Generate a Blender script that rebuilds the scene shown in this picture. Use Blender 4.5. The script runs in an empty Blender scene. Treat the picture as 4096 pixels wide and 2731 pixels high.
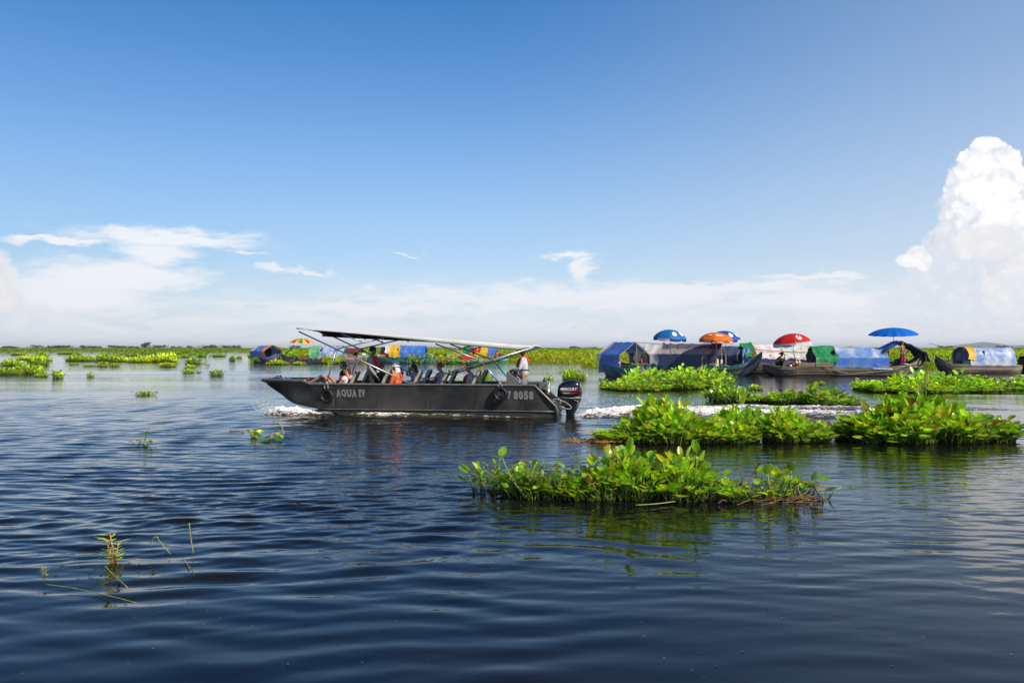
import bpy, math, random
import numpy as np
from mathutils import Vector, Matrix, Euler
random.seed(7); RNG = np.random.default_rng(11)
SC = bpy.context.scene; COL = SC.collection
R = math.radians
# ---------------------------------------------------------------- camera
F = 3186.0; HOR = 1395.0; CH = 2.0
cam = bpy.data.cameras.new('camera'); cam.sensor_width = 36; cam.lens = 28.0
cam.clip_start = 0.1; cam.clip_end = 90000
camo = bpy.data.objects.new('camera', cam); COL.objects.link(camo)
camo.location = (0, 0, CH); camo.rotation_euler = (R(90.53), 0, 0)
SC.camera = camo
# ---------------------------------------------------------------- light
SUN_EL = 37.0; SUN_A = 41.0            # sun to the right, a little behind the camera
sun = bpy.data.lights.new('sun', 'SUN'); sun.energy = 5.0; sun.angle = R(0.53); sun.color = (1.0, 0.90, 0.76)
suno = bpy.data.objects.new('sun', sun); COL.objects.link(suno)
_s = Vector((math.cos(R(SUN_EL))*math.cos(R(SUN_A)), -math.cos(R(SUN_EL))*math.sin(R(SUN_A)), math.sin(R(SUN_EL))))
suno.rotation_euler = _s.to_track_quat('Z', 'Y').to_euler(); suno.location = (30, -20, 40)
SC.view_settings.view_transform = 'Standard'; SC.view_settings.look = 'None'
SC.view_settings.gamma = 1; SC.view_settings.use_curve_mapping = False
SC.view_settings.exposure = 0.0
SC.cycles.max_bounces = 8; SC.cycles.transparent_max_bounces = 12
SC.cycles.volume_bounces = 0
# ---------------------------------------------------------------- node helpers
class NG:
    """small wrapper to write node maths as expressions"""
    def __init__(s, tree): s.t = tree; s.N = tree.nodes; s.L = tree.links
    def n(s, typ, **kw):
        x = s.N.new(typ)
        for k, v in kw.items(): setattr(x, k, v)
        return x
    def put(s, sock, v):
        if isinstance(v, bpy.types.NodeSocket): s.L.new(v, sock)
        else: sock.default_value = v
    def m(s, op, a, b=0.0, c=0.0, clamp=False):
        x = s.n('ShaderNodeMath', operation=op, use_clamp=clamp)
        s.put(x.inputs[0], a); s.put(x.inputs[1], b)
        if op in ('MULTIPLY_ADD', 'SMOOTH_MAX', 'SMOOTH_MIN'): s.put(x.inputs[2], c)
        return x.outputs[0]
    def vm(s, op, a, b=(0, 0, 0)):
        x = s.n('ShaderNodeVectorMath', operation=op)
        s.put(x.inputs[0], a)
        if op != 'LENGTH':
            if op == 'SCALE': s.put(x.inputs['Scale'], b)
            else: s.put(x.inputs[1], b)
        return x.outputs['Value'] if op in ('LENGTH', 'DOT_PRODUCT') else x.outputs[0]
    def xyz(s, x, y, z):
        c = s.n('ShaderNodeCombineXYZ'); s.put(c.inputs[0], x); s.put(c.inputs[1], y); s.put(c.inputs[2], z); return c.outputs[0]
    def noise(s, vec, scale=1, detail=4, rough=0.55, dist=0.0, color=False, lac=2.0):
        x = s.n('ShaderNodeTexNoise'); s.put(x.inputs['Vector'], vec); x.inputs['Scale'].default_value = scale
        x.inputs['Detail'].default_value = detail; x.inputs['Roughness'].default_value = rough
        x.inputs['Distortion'].default_value = dist; x.inputs['Lacunarity'].default_value = lac
        return x.outputs['Color' if color else 'Fac']
    def ss(s, v, lo, hi, a=0.0, b=1.0):
        x = s.n('ShaderNodeMapRange', interpolation_type='SMOOTHSTEP'); s.put(x.inputs[0], v)
        s.put(x.inputs[1], lo); s.put(x.inputs[2], hi); s.put(x.inputs[3], a); s.put(x.inputs[4], b); return x.outputs[0]
    def mix(s, f, a, b):
        x = s.n('ShaderNodeMix', data_type='RGBA'); s.put(x.inputs[0], f)
        for k, v in ((6, a), (7, b)):
            if not isinstance(v, bpy.types.NodeSocket): v = (*v[:3], 1.0)
            s.put(x.inputs[k], v)
        return x.outputs[2]
# ---------------------------------------------------------------- sky
W = bpy.data.worlds.new('World'); SC.world = W; W.use_nodes = True
W.node_tree.nodes.clear(); g = NG(W.node_tree)
sky = g.n('ShaderNodeTexSky', sky_type='NISHITA'); sky.sun_disc = False
sky.sun_elevation = R(SUN_EL); sky.sun_rotation = R(90 + SUN_A)
sky.air_density = 1.0; sky.dust_density = 0.6; sky.ozone_density = 2.2; sky.altitude = 0
SKYS = 0.12
tc = g.n('ShaderNodeTexCoord').outputs['Generated']
sep = g.n('ShaderNodeSeparateXYZ'); g.L.new(tc, sep.inputs[0]); X, Y, Z = sep.outputs
D2 = 57.29578
az = g.m('MULTIPLY', g.m('ARCTAN2', X, Y), D2)           # degrees, 0 straight ahead, + right
el = g.m('MULTIPLY', g.m('ARCSINE', Z), D2)
def pa(px, py):
    a = math.atan((px-2048)/F); return math.degrees(a), math.degrees(math.atan((HOR-py)/F*math.cos(a)))
P2 = g.xyz(az, el, 0.0)
# clear blue graded towards the pale humid air at the horizon
hz = g.m('POWER', g.m('SUBTRACT', 1.0, g.m('DIVIDE', el, 27.0, clamp=True)), 2.0)
base = g.vm('MULTIPLY', sky.outputs[0], SKYTINT if 'SKYTINT' in globals() else (0.325, 0.87, 1.30))
rightw = g.ss(az, -5.0, 42.0, 0.0, 0.24)
hz = g.m('ADD', g.m('MULTIPLY', hz, 0.92), rightw, clamp=True)
base = g.mix(hz, base, (6.2, 6.75, 7.35))
CL = 7.2
high = g.ss(el, 23.0, 58.0, 1.0, 0.34)      # deep blue overhead, dimmed further to darken the near water's reflection
base = g.vm('SCALE', base, g.m('MULTIPLY', high, g.ss(az, -40.0, 5.0, 0.86, 1.0)))
def ell(cx, cy, rx, ry, p=P2):
    c = pa(cx, cy); k = math.degrees(1/F)
    v = g.vm('MULTIPLY', g.vm('SUBTRACT', p, (c[0], c[1], 0)), (1/(rx*k*math.cos(math.radians(c[0]))**2), 1/(ry*k*math.cos(math.radians(c[0]))), 0))
    return g.m('SUBTRACT', 1.0, g.vm('LENGTH', v))
def union(ls, k=0.15):
    r = ls[0]
    for q in ls[1:]: r = g.m('SMOOTH_MAX', r, q, k)
    return r
# thin high cloud: soft drawn-out noise inside soft bands
wv = g.vm('MULTIPLY', P2, (0.16, 0.75, 1.0))
w1 = g.noise(wv, 1.0, 7, 0.62, 0.6); w2 = g.noise(g.vm('ADD', wv, (31, 7, 3)), 2.6, 6, 0.6, 0.9)
wis = g.m('ADD', g.m('MULTIPLY', w1, 0.65), g.m('MULTIPLY', w2, 0.45))
wd = g.noise(g.vm('ADD', g.vm('MULTIPLY', P2, (0.35, 0.8, 1)), (5, 5, 9)), 1.2, 5, 0.6, color=True)
PW = g.vm('ADD', P2, g.vm('MULTIPLY', g.vm('SUBTRACT', wd, (0.5, 0.5, 0.5)), (4.4, 1.9, 0)))
ci = union([ell(650, 950, 400, 38, PW), ell(250, 965, 240, 16, PW), ell(620, 1010, 150, 60, PW), ell(480, 1105, 400, 80, PW), ell(300, 1180, 420, 95, PW)], 0.2)
cimask = g.ss(g.m('ADD', ci, g.m('MULTIPLY', g.m('SUBTRACT', wis, 0.55), 1.7)), -0.35, 0.6)
cb = union([ell(2350, 1195, 1250, 80, PW), ell(2900, 1150, 620, 45, PW), ell(3300, 1100, 350, 18, PW), ell(2340, 1080, 70, 95, PW), ell(2290, 1020, 140, 18, PW), ell(1500, 1240, 700, 60, PW), ell(3300, 1200, 450, 90, PW)], 0.2)
cbmask = g.ss(g.m('ADD', cb, g.m('MULTIPLY', g.m('SUBTRACT', wis, 0.55), 2.1)), -0.2, 0.8)
st = union([ell(1110, 1072, 110, 15, PW), ell(1220, 1092, 130, 13, PW), ell(980, 1010, 90, 13, PW), ell(1640, 1013, 50, 8, PW)], 0.2)
stm = g.ss(g.m('ADD', st, g.m('MULTIPLY', g.m('SUBTRACT', wis, 0.5), 1.6)), -0.1, 0.9, 0.0, 0.75)
low = g.m('MULTIPLY', g.ss(el, 6.5, 1.5), g.ss(w1, 0.3, 0.65, 0.25, 0.8))
# the rest of the sky round the viewer carries the same sort of thin cloud
away = g.ss(g.m('ABSOLUTE', az), 36.0, 48.0)
oth = g.m('MULTIPLY', g.m('MULTIPLY', away, g.ss(el, 22.0, 6.0)), g.ss(wis, 0.48, 0.72, 0.0, 0.85))
thin = g.m('MAXIMUM', g.m('MAXIMUM', g.m('MULTIPLY', cimask, 0.92), g.m('MULTIPLY', cbmask, 0.86)), g.m('MAXIMUM', stm, g.m('MAXIMUM', low, oth)))
thin = g.m('MULTIPLY', thin, g.ss(el, -1.0, 0.5))
warm = g.ss(el, 9.0, 1.0)
base = g.mix(thin, base, g.mix(warm, (7.8, 8.0, 8.2), (7.6, 7.6, 7.9)))
# heaped cloud: union of domes, edge broken by billows
bd = g.noise(g.vm('ADD', P2, (2, 3, 5)), 0.55, 7, 0.58, color=True)
PC = g.vm('ADD', P2, g.vm('MULTIPLY', g.vm('SUBTRACT', bd, (0.5, 0.5, 0.5)), (1.7, 1.7, 0)))
vor = g.n('ShaderNodeTexVoronoi', feature='SMOOTH_F1'); g.L.new(PC, vor.inputs['Vector']); vor.inputs['Scale'].default_value = 1.25
vor.inputs['Smoothness'].default_value = 0.3
vor2 = g.n('ShaderNodeTexVoronoi', feature='SMOOTH_F1'); g.L.new(g.vm('ADD', PC, (9, 4, 0)), vor2.inputs['Vector']); vor2.inputs['Scale'].default_value = 3.1
vor2.inputs['Smoothness'].default_value = 0.3
bump = g.m('ADD', g.m('MULTIPLY', g.m('SUBTRACT', 0.5, vor.outputs[0]), 0.35), g.m('MULTIPLY', g.m('SUBTRACT', 0.5, vor2.outputs[0]), 0.16))
def cumulus(shapes, base, lit, dark, soft=0.05, fade=None, amp=0.6, shade=1.0, gx=1.0):
    d = g.m('ADD', union(shapes, 0.08), g.m('MULTIPLY', bump, amp))
    mk = g.ss(d, 0.06, 0.06 + soft)
    if fade is not None: mk = g.m('MULTIPLY', mk, fade)
    f = g.m('ADD', g.m('MULTIPLY', g.m('ADD', bump, 0.0), 3.6), gx)
    col = g.mix(g.m('MULTIPLY', g.m('SUBTRACT', f, 0.0, clamp=True), shade, clamp=True), dark, lit)
    return g.mix(mk, base, col)
lit = (10.2, 9.9, 9.6); sh = (7.0, 7.2, 7.7)
# big body behind, low contrast and pale
side = g.ss(az, pa(3700, 900)[0], pa(3950, 900)[0], -0.15, 0.6)
fadeb = g.ss(el, 0.3, 5.5, 0.35, 1.0)
fadel = g.ss(az, pa(3430, 900)[0], pa(3780, 900)[0], 0.25, 1.0)
base = cumulus([ell(4000, 960, 330, 330), ell(4150, 1130, 420, 260), ell(3830, 1120, 260, 220), ell(3700, 1230, 260, 150)], base, (7.5, 7.55, 7.8), (6.3, 6.7, 7.4), 0.16, g.m('MULTIPLY', fadeb, fadel), 0.75, 1.0, 0.15)
base = cumulus([ell(3950, 640, 105, 105), ell(3900, 780, 135, 190), ell(4000, 700, 115, 130), ell(3985, 860, 150, 130), ell(4110, 880, 130, 80), ell(4060, 700, 50, 30)], base, lit, (6.3, 6.65, 7.4), 0.10, None, 0.6, 1.0, side)
base = cumulus([ell(3960, 970, 190, 90), ell(4100, 1130, 150, 150), ell(4010, 1180, 110, 120), ell(4140, 1270, 160, 110)], base, (8.1, 7.85, 7.7), (7.0, 7.1, 7.45), 0.30, fadeb, 0.7, 1.0, 0.25)
base = cumulus([ell(3668, 1025, 62, 52), ell(3630, 1040, 52, 34), ell(3700, 1050, 40, 40)], base, (8.8, 8.6, 8.4), (6.8, 7.05, 7.6), 0.22, None, 0.75, 1.0, 0.45)
base = cumulus([ell(3080, 1300, 90, 45), ell(2990, 1325, 110, 30), ell(3200, 1320, 100, 30), ell(3420, 1310, 130, 30), ell(3620, 1305, 160, 26), ell(3850, 1310, 180, 30), ell(2330, 1325, 60, 45)], base, (7.7, 7.4, 7.3), (6.2, 6.45, 6.95), 0.22, g.ss(el, 0.6, 2.2, 0.1, 0.8), 0.8, 1.0, 0.3)
base = cumulus([ell(0, 1120, 80, 90), ell(20, 1220, 110, 90), ell(-80, 1080, 160, 130), ell(150, 1260, 110, 45), ell(60, 1270, 160, 50)], base, (7.8, 7.5, 7.35), (6.7, 6.8, 7.2), 0.2, g.ss(el, 0.6, 3.2, 0.1, 0.9), 0.55, 1.0, 0.35)
base = cumulus([ell(930, 1215, 75, 18), ell(400, 1355, 20, 12), ell(170, 1353, 40, 12), ell(650, 1355, 20, 9), ell(770, 1345, 70, 10), ell(270, 1270, 60, 36)], base, (7.5, 7.3, 7.25), (6.5, 6.7, 7.2), 0.25, g.ss(el, 0.2, 0.8, 0.3, 0.7), 0.7, 1.0, 0.4)
bg = g.n('ShaderNodeBackground'); g.L.new(base, bg.inputs[0]); bg.inputs[1].default_value = SKYS
wo = g.n('ShaderNodeOutputWorld'); g.L.new(bg.outputs[0], wo.inputs[0])
W.cycles.sampling_method = 'MANUAL'; W.cycles.sample_map_resolution = 512
# ---------------------------------------------------------------- materials
_M = {}
def mat(name, col, rough=0.6, metal=0.0, var=0.25, vs=3.0, bump=0.0, bs=20.0, stretch=(1, 1, 1), spec=0.5, col2=None, transl=0.0):
    if name in _M: return _M[name]
    m = bpy.data.materials.new(name); m.use_nodes = True; q = NG(m.node_tree); m.node_tree.nodes.clear()
    p = q.n('ShaderNodeBsdfPrincipled'); o = q.n('ShaderNodeOutputMaterial')
    v = q.n('ShaderNodeTexCoord').outputs['Object']; v = q.vm('MULTIPLY', v, stretch)
    n = q.noise(v, vs, 5, 0.6, 0.3)
    c2 = col2 if col2 else tuple(c*(1-var) for c in col)
    c1 = tuple(min(1, c*(1+var*0.4)) for c in col)
    f = q.ss(n, 0.35, 0.68)
    q.put(p.inputs['Base Color'], q.mix(f, c1, c2))
    n2 = q.noise(v, vs*6, 3)
    q.put(p.inputs['Roughness'], q.ss(n2, 0.2, 0.8, max(0.02, rough-0.1), min(1, rough+0.12)))
    p.inputs['Metallic'].default_value = metal; p.inputs['Specular IOR Level'].default_value = spec
    if bump:
        b = q.n('ShaderNodeBump'); b.inputs['Strength'].default_value = 0.6; b.inputs['Distance'].default_value = bump
        q.put(b.inputs['Height'], q.noise(v, bs, 5, 0.6, 0.5)); q.L.new(b.outputs[0], p.inputs['Normal'])
    sh = p.outputs[0]
    if transl:
        t = q.n('ShaderNodeBsdfTranslucent'); q.put(t.inputs[0], q.mix(f, c1, c2))
        x = q.n('ShaderNodeMixShader'); x.inputs[0].default_value = transl; q.L.new(sh, x.inputs[1]); q.L.new(t.outputs[0], x.inputs[2]); sh = x.outputs[0]
    q.L.new(sh, o.inputs[0]); _M[name] = m; return m
def leaf_mat():
    m = bpy.data.materials.new('leaf_green'); m.use_nodes = True; q = NG(m.node_tree); m.node_tree.nodes.clear()
    p = q.n('ShaderNodeBsdfPrincipled'); o = q.n('ShaderNodeOutputMaterial')
    a = q.n('ShaderNodeAttribute', attribute_name='col').outputs['Color']
    oi = q.n('ShaderNodeObjectInfo').outputs['Random']
    hs = q.n('ShaderNodeHueSaturation'); q.L.new(a, hs.inputs['Color'])
    q.put(hs.inputs['Value'], q.m('MULTIPLY_ADD', oi, 0.6, 0.90)); q.put(hs.inputs['Hue'], q.m('MULTIPLY_ADD', oi, -0.02, 0.51))
    c = hs.outputs[0]
    pos = q.n('ShaderNodeNewGeometry').outputs['Position']
    c = q.vm('SCALE', c, q.ss(q.noise(pos, 7, 3), 0.3, 0.7, 0.75, 1.25))
    q.put(p.inputs['Base Color'], c); p.inputs['Roughness'].default_value = 0.30; p.inputs['Specular IOR Level'].default_value = 0.75
    t = q.n('ShaderNodeBsdfTranslucent'); q.put(t.inputs[0], q.vm('MULTIPLY', c, (1.9, 1.7, 0.6)))
    x = q.n('ShaderNodeMixShader'); x.inputs[0].default_value = 0.42; q.L.new(p.outputs[0], x.inputs[1]); q.L.new(t.outputs[0], x.inputs[2])
    q.L.new(x.outputs[0], o.inputs[0]); return m
LEAF = leaf_mat()
# ---------------------------------------------------------------- geometry helpers
def tag(o, label=None, cat=None, group=None, kind=None):
    if label: o['label'] = label
    if cat: o['category'] = cat
    if group: o['group'] = group
    if kind: o['kind'] = kind
    return o
def empty(name, loc=(0, 0, 0), rz=0.0, label=None, cat=None, group=None):
    o = bpy.data.objects.new(name, None); COL.objects.link(o); o.empty_display_size = 0.1
    o.location = loc; o.rotation_euler = (0, 0, rz); return tag(o, label, cat, group)
def link(name, me, parent=None, m=None):
    if m is not None and not me.materials: me.materials.append(m)
    o = bpy.data.objects.new(name, me); COL.objects.link(o)
    if parent is not None: o.parent = parent
    return o
def np_mesh(name, V, T, C=None, smooth=False):
    """triangles (or quads) from arrays; C = per-vertex colour"""
    me = bpy.data.meshes.new(name); V = np.asarray(V, np.float32); T = np.asarray(T, np.int32); k = T.shape[1]
    me.vertices.add(len(V)); me.vertices.foreach_set('co', V.ravel())
    me.loops.add(T.size); me.loops.foreach_set('vertex_index', T.ravel())
    me.polygons.add(len(T)); me.polygons.foreach_set('loop_start', np.arange(0, T.size, k, dtype=np.int32))
    if smooth: me.polygons.foreach_set('use_smooth', np.ones(len(T), bool))
    me.update(calc_edges=True)
    if C is not None:
        a = me.color_attributes.new('col', 'FLOAT_COLOR', 'POINT')
        c = np.ones((len(V), 4), np.float32); c[:, :3] = C; a.data.foreach_set('color', c.ravel())
    return me
class MB:
    def __init__(s): s.v = []; s.f = []
    def add(s, vs, fs):
        b = len(s.v); s.v += [tuple(x) for x in vs]; s.f += [tuple(b+i for i in f) for f in fs]; return s
    def box(s, c, sz, rot=None, taper=1.0):
        hx, hy, hz_ = sz[0]/2, sz[1]/2, sz[2]/2
        vs = [Vector((sx*hx*(taper if z > 0 else 1), sy*hy*(taper if z > 0 else 1), z*hz_)) for z in (-1, 1) for sx, sy in ((-1, -1), (1, -1), (1, 1), (-1, 1))]
        if rot is not None: M = Euler(rot).to_matrix(); vs = [M @ v for v in vs]
        vs = [v + Vector(c) for v in vs]
        return s.add(vs, [(3, 2, 1, 0), (4, 5, 6, 7), (0, 1, 5, 4), (1, 2, 6, 5), (2, 3, 7, 6), (3, 0, 4, 7)])
    def tube(s, pts, r, n=8, closed=False):
        pts = [Vector(p) for p in pts]; rs = r if isinstance(r, (list, tuple)) else [r]*len(pts); vs = []; N = len(pts)
        up = Vector((0, 0, 1)); prev = None
        for i, p in enumerate(pts):
            a = pts[(i-1) % N] if (closed or i > 0) else p; b = pts[(i+1) % N] if (closed or i < N-1) else p
            t = (b-a).normalized() if (b-a).length > 1e-9 else Vector((1, 0, 0))
            if prev is None:
                u = t.cross(up); u = t.cross(Vector((1, 0, 0))) if u.length < 0.05 else u
            else: u = prev - t*prev.dot(t)
            u.normalize(); prev = u; w = t.cross(u)
            for k in range(n):
                q = 2*math.pi*k/n; vs.append(p + (u*math.cos(q) + w*math.sin(q))*rs[i])
        fs = []
        for i in range(N if closed else N-1):
            j = (i+1) % N
            for k in range(n): fs.append((i*n+k, i*n+(k+1) % n, j*n+(k+1) % n, j*n+k))
        if not closed: fs += [tuple(range(n-1, -1, -1)), tuple((N-1)*n+k for k in range(n))]
        return s.add(vs, fs)
    def lathe(s, prof, n=20, c=(0, 0, 0), rot=None, ax=1.0, ay=1.0):
        vs = []; M = Euler(rot).to_matrix() if rot is not None else None
        for r, z in prof:
            for k in range(n):
                q = 2*math.pi*k/n; v = Vector((r*math.cos(q)*ax, r*math.sin(q)*ay, z)); v = M @ v if M else v; vs.append(v+Vector(c))
        fs = [(i*n+k, i*n+(k+1) % n, (i+1)*n+(k+1) % n, (i+1)*n+k) for i in range(len(prof)-1) for k in range(n)]
        return s.add(vs, fs)
    def loft(s, rings, cap=True):
        n = len(rings[0]); vs = [v for r in rings for v in r]
        fs = [(i*n+k, i*n+(k+1) % n, (i+1)*n+(k+1) % n, (i+1)*n+k) for i in range(len(rings)-1) for k in range(n)]
        if cap: fs += [tuple(range(n-1, -1, -1)), tuple((len(rings)-1)*n+k for k in range(n))]
        return s.add(vs, fs)
    def grid(s, fn, nu, nv):
        vs = [fn(i/nu, j/nv) for j in range(nv+1) for i in range(nu+1)]
        return s.add(vs, [(j*(nu+1)+i, j*(nu+1)+i+1, (j+1)*(nu+1)+i+1, (j+1)*(nu+1)+i) for j in range(nv) for i in range(nu)])
    def prism(s, poly, y0, y1):
        """outline in x,z extruded along y"""
        n = len(poly); vs = [(x, y0, z) for x, z in poly] + [(x, y1, z) for x, z in poly]
        return s.add(vs, [tuple(range(n)), tuple(range(2*n-1, n-1, -1))] + [(i, i+n, (i+1) % n + n, (i+1) % n) for i in range(n)])
    def build(s, name, m, parent=None, smooth=False, solid=0.0, bevel=0.0):
        me = bpy.data.meshes.new(name); me.from_pydata(s.v, [], s.f); me.update()
        if smooth: me.polygons.foreach_set('use_smooth', [True]*len(me.polygons))
        o = link(name, me, parent, m)
        if solid: md = o.modifiers.new('s', 'SOLIDIFY'); md.thickness = solid; md.offset = 0
        if bevel: md = o.modifiers.new('b', 'BEVEL'); md.width = bevel; md.segments = 2; md.limit_method = 'ANGLE'
        return o
# value noise for arrays
_G = np.random.default_rng(5).random((256, 256))
def vn(x, y):
    xi = np.floor(x).astype(int); yi = np.floor(y).astype(int); fx = x-xi; fy = y-yi
    fx = fx*fx*(3-2*fx); fy = fy*fy*(3-2*fy); a = lambda i, j: _G[(xi+i) % 256, (yi+j) % 256]
    return (a(0, 0)*(1-fx)+a(1, 0)*fx)*(1-fy)+(a(0, 1)*(1-fx)+a(1, 1)*fx)*fy
def fbm(x, y, o=4):
    r = 0; am = 0.5
    for i in range(o): r = r + am*vn(x*2**i+17*i, y*2**i+5*i); am *= 0.5
    return r/(1-0.5**o)
def wp(px, py):
    """water point seen at a pixel of the photograph"""
    D = F*CH/(py-HOR); return (px-2048)/F*D, D
def at(px, py, D): return Vector(((px-2048)/F*D, D, CH-(py-HOR)/F*D))
# ================================================================ WATER
def sstep(x, a, b):
    t = np.clip((x-a)/(b-a), 0, 1); return t*t*(3-2*t)
_wr = np.random.default_rng(3); WAVES = []
def _w(n, l0, l1, slope, spread, dirc=90.0, reg=0):
    for i in range(n):
        lam = l0*(l1/l0)**_wr.random(); th = R(dirc + _wr.normal(0, spread))
        WAVES.append((lam, slope/math.sqrt(n)*lam/(2*math.pi)*(0.6+0.8*_wr.random()), math.cos(th), math.sin(th), _wr.random()*6.28, reg))
_w(9, 0.9, 2.2, 0.026, 10, 86, 0)       # long low swell left by the boats
_w(22, 0.30, 0.56, 0.105, 11, 93, 0)
_w(28, 0.15, 0.28, 0.075, 20, 90, 1)      # ripples
_w(26, 0.10, 0.2, 0.035, 26, 84, 2)
_w(20, 0.12, 0.3, 0.075, 45, 80, 3)      # chop in the boat's lee
BO = (0.801, 24.24); BT = R(8.0)
def calm(x, y):
    """regional strength of the waves"""
    px = x/np.maximum(y, 1)*F + 2048
    left = 1 - sstep(px, 1500, 3000)*0.62
    near = 0.42 + 0.58*sstep(y, 4.5, 10.0)
    far = 1 - 0.78*sstep(y, 26, 46)
    patch = 0.65 + 0.7*fbm(x*0.10+3, y*0.22, 3)
    boost = 1 + 0.15*(1-sstep(px, 900, 1700))*(1-sstep(y, 11, 16))
    return left*near*far*patch*boost
def water_z(x, y, dy):
    c = calm(x, y); z = np.zeros_like(x)
    wx = x + 0.9*(fbm(x*0.25, y*0.25, 2)-0.5); wy = y + 0.9*(fbm(x*0.22+40, y*0.35, 3)-0.5)
    px = x/np.maximum(y, 1)*F + 2048
    chop = sstep(y, 11, 17)*(1-sstep(y, 34, 50))*(0.35+0.65*sstep(fbm(x*0.12+9, y*0.12, 2), 0.35, 0.6))
    g0 = fbm(x*0.35+7, y*0.55, 2)*1.3+0.3
    for lam, a, cx, cy, ph, reg in WAVES:
        k = 2*math.pi/lam; f = sstep(lam/np.maximum(dy, 1e-4), 2.6, 4.5)
        w = (c if reg < 3 else chop)*(g0 if reg == 1 else 1)
        if reg == 1: w = w*(0.5+sstep(y, 6, 10))
        if reg == 2: w = w*(0.35+0.9*sstep(y, 8, 14))
        z += a*f*w*np.sin(k*(wx*cx+wy*cy)+ph)
    # ridges of the wakes
    lx = (x-BO[0])*math.cos(BT)-(y-BO[1])*math.sin(BT); ly = (x-BO[0])*math.sin(BT)+(y-BO[1])*math.cos(BT)
    t = np.maximum(lx+7.2, 0)
    for sgn in (-1, 1):
        d = ly*sgn-1.2-0.20*t
        z += 0.045*np.exp(-(d/0.34)**2)*sstep(t, 0.2, 2.0)*np.exp(-t/18)*np.cos(d*3.2)*1.0
    t2 = np.maximum(lx-1.2, 0)
    z += sstep(lx, 1.2, 3.5)*np.exp(-t2/14)*(0.05*np.exp(-((ly-2.0-0.10*t2)/0.5)**2)+0.05*np.exp(-((ly+1.4)/0.35)**2)+0.03*np.exp(-((ly-3.6-0.2*t2)/0.4)**2)-0.03*np.exp(-((ly+2.2)/0.4)**2))*(0.6+0.8*fbm(x*1.3, y*1.3, 2))
    # the swell of another boat, far left, and the broad swell on the right
    for y0, aw, ww, xa, xb in ((63.0, .06, 1.1, -60, 3), (67.0, .03, 0.9, -60, -6), (71.0, .06, 1.4, -44, -2), (49.0, 0.02, 0.8, -60, 0)):
        yy = y0+0.05*x+1.2*(fbm(x*0.05, x*0+y0, 2)-0.5)
        z += aw*np.exp(-((y-yy)/ww)**2)*sstep(x, xa, xa+6)*(1-sstep(x, xb-8, xb))
    z += 0.05*np.exp(-((y-(37.5-0.10*(x-18)))/1.0)**2)*sstep(x, 15, 20) + 0.04*np.exp(-((y-(34.5-0.10*(x-18)))/0.7)**2)*sstep(x, 14, 19)
    return z*sstep(y, 1.5, 2.5)
rows = [2.2]
while rows[-1] < 80: rows.append(rows[-1]*(1.0036 if rows[-1] < 42 else 1.009))
while rows[-1] < 60000: rows.append(rows[-1]*1.07)
rows = np.array(rows); NC = 420
u = np.linspace(-1, 1, NC); YY = np.repeat(rows[:, None], NC, 1); XX = u[None, :]*(0.80*YY+3.0)
DYY = np.gradient(rows)[:, None]*np.ones((1, NC)); DXX = (0.80*YY+3.0)*2/NC
ZZ = water_z(XX, YY, DYY)
V = np.stack([XX, YY, ZZ], -1)
wing = 90000.0
Lw = np.stack([-wing*np.ones(len(rows)), rows, 0*rows], -1)[:, None]; Rw = np.stack([wing*np.ones(len(rows)), rows, 0*rows], -1)[:, None]
V = np.concatenate([Lw, V, Rw], 1)
back = V[0:1].copy(); back[:, :, 1] = -20000; V = np.concatenate([back, V], 0)
nr, nc = V.shape[:2]; I = np.arange(nr*nc).reshape(nr, nc)
T = np.stack([I[:-1, :-1], I[:-1, 1:], I[1:, 1:], I[1:, :-1]], -1).reshape(-1, 4)
def water_mat():
    m = bpy.data.materials.new('lake_water'); m.use_nodes = True; q = NG(m.node_tree); m.node_tree.nodes.clear()
    p = q.n('ShaderNodeBsdfPrincipled'); o = q.n('ShaderNodeOutputMaterial')
    pos = q.n('ShaderNodeNewGeometry').outputs['Position']
    v = q.vm('MULTIPLY', pos, (0.45, 1.0, 0.0))
    silt = q.ss(q.noise(pos, 0.35, 4), 0.35, 0.7)
    vo = q.n('ShaderNodeTexVoronoi'); q.L.new(pos, vo.inputs['Vector']); vo.inputs['Scale'].default_value = 6.5
    specks = q.m('MULTIPLY', q.m('LESS_THAN', vo.outputs['Distance'], 0.045), q.ss(q.noise(pos, 1.1, 2), 0.42, 0.6))
    c = q.mix(silt, (0.004, 0.005, 0.006), (0.011, 0.009, 0.006))
    c = q.mix(q.m('MULTIPLY', specks, 0.5), c, (0.34, 0.26, 0.08))
    q.put(p.inputs['Base Color'], c); p.inputs['Roughness'].default_value = 0.035; p.inputs['IOR'].default_value = 1.333; p.inputs['Specular IOR Level'].default_value = 0.4
    yy = q.n('ShaderNodeSeparateXYZ'); q.L.new(pos, yy.inputs[0])
    fine = q.noise(v, 9.0, 3, 0.55, 0.4); mid = q.noise(q.vm('MULTIPLY', pos, (0.18, 1.0, 0)), 1.6, 4, 0.6, 0.6)
    region = q.ss(q.noise(q.vm('MULTIPLY', pos, (0.4, 1, 0)), 0.10, 3), 0.35, 0.65, 0.25, 1.0)
    h1 = q.m('MULTIPLY', q.m('MULTIPLY', fine, q.ss(yy.outputs[1], 5, 20, 0.0026, 0.0135)), region)
    h2 = q.m('MULTIPLY', q.m('MULTIPLY', mid, q.ss(yy.outputs[1], 25, 60, 0.0, 0.022)), region)
    b = q.n('ShaderNodeBump'); b.inputs['Strength'].default_value = 1.0; b.inputs['Distance'].default_value = 1.0
    q.put(b.inputs['Height'], q.m('ADD', h1, h2)); q.L.new(b.outputs[0], p.inputs['Normal'])
    q.L.new(p.outputs[0], o.inputs[0]); return m
WATER = water_mat()
wme = np_mesh('water', V.reshape(-1, 3), T, smooth=True)
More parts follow.
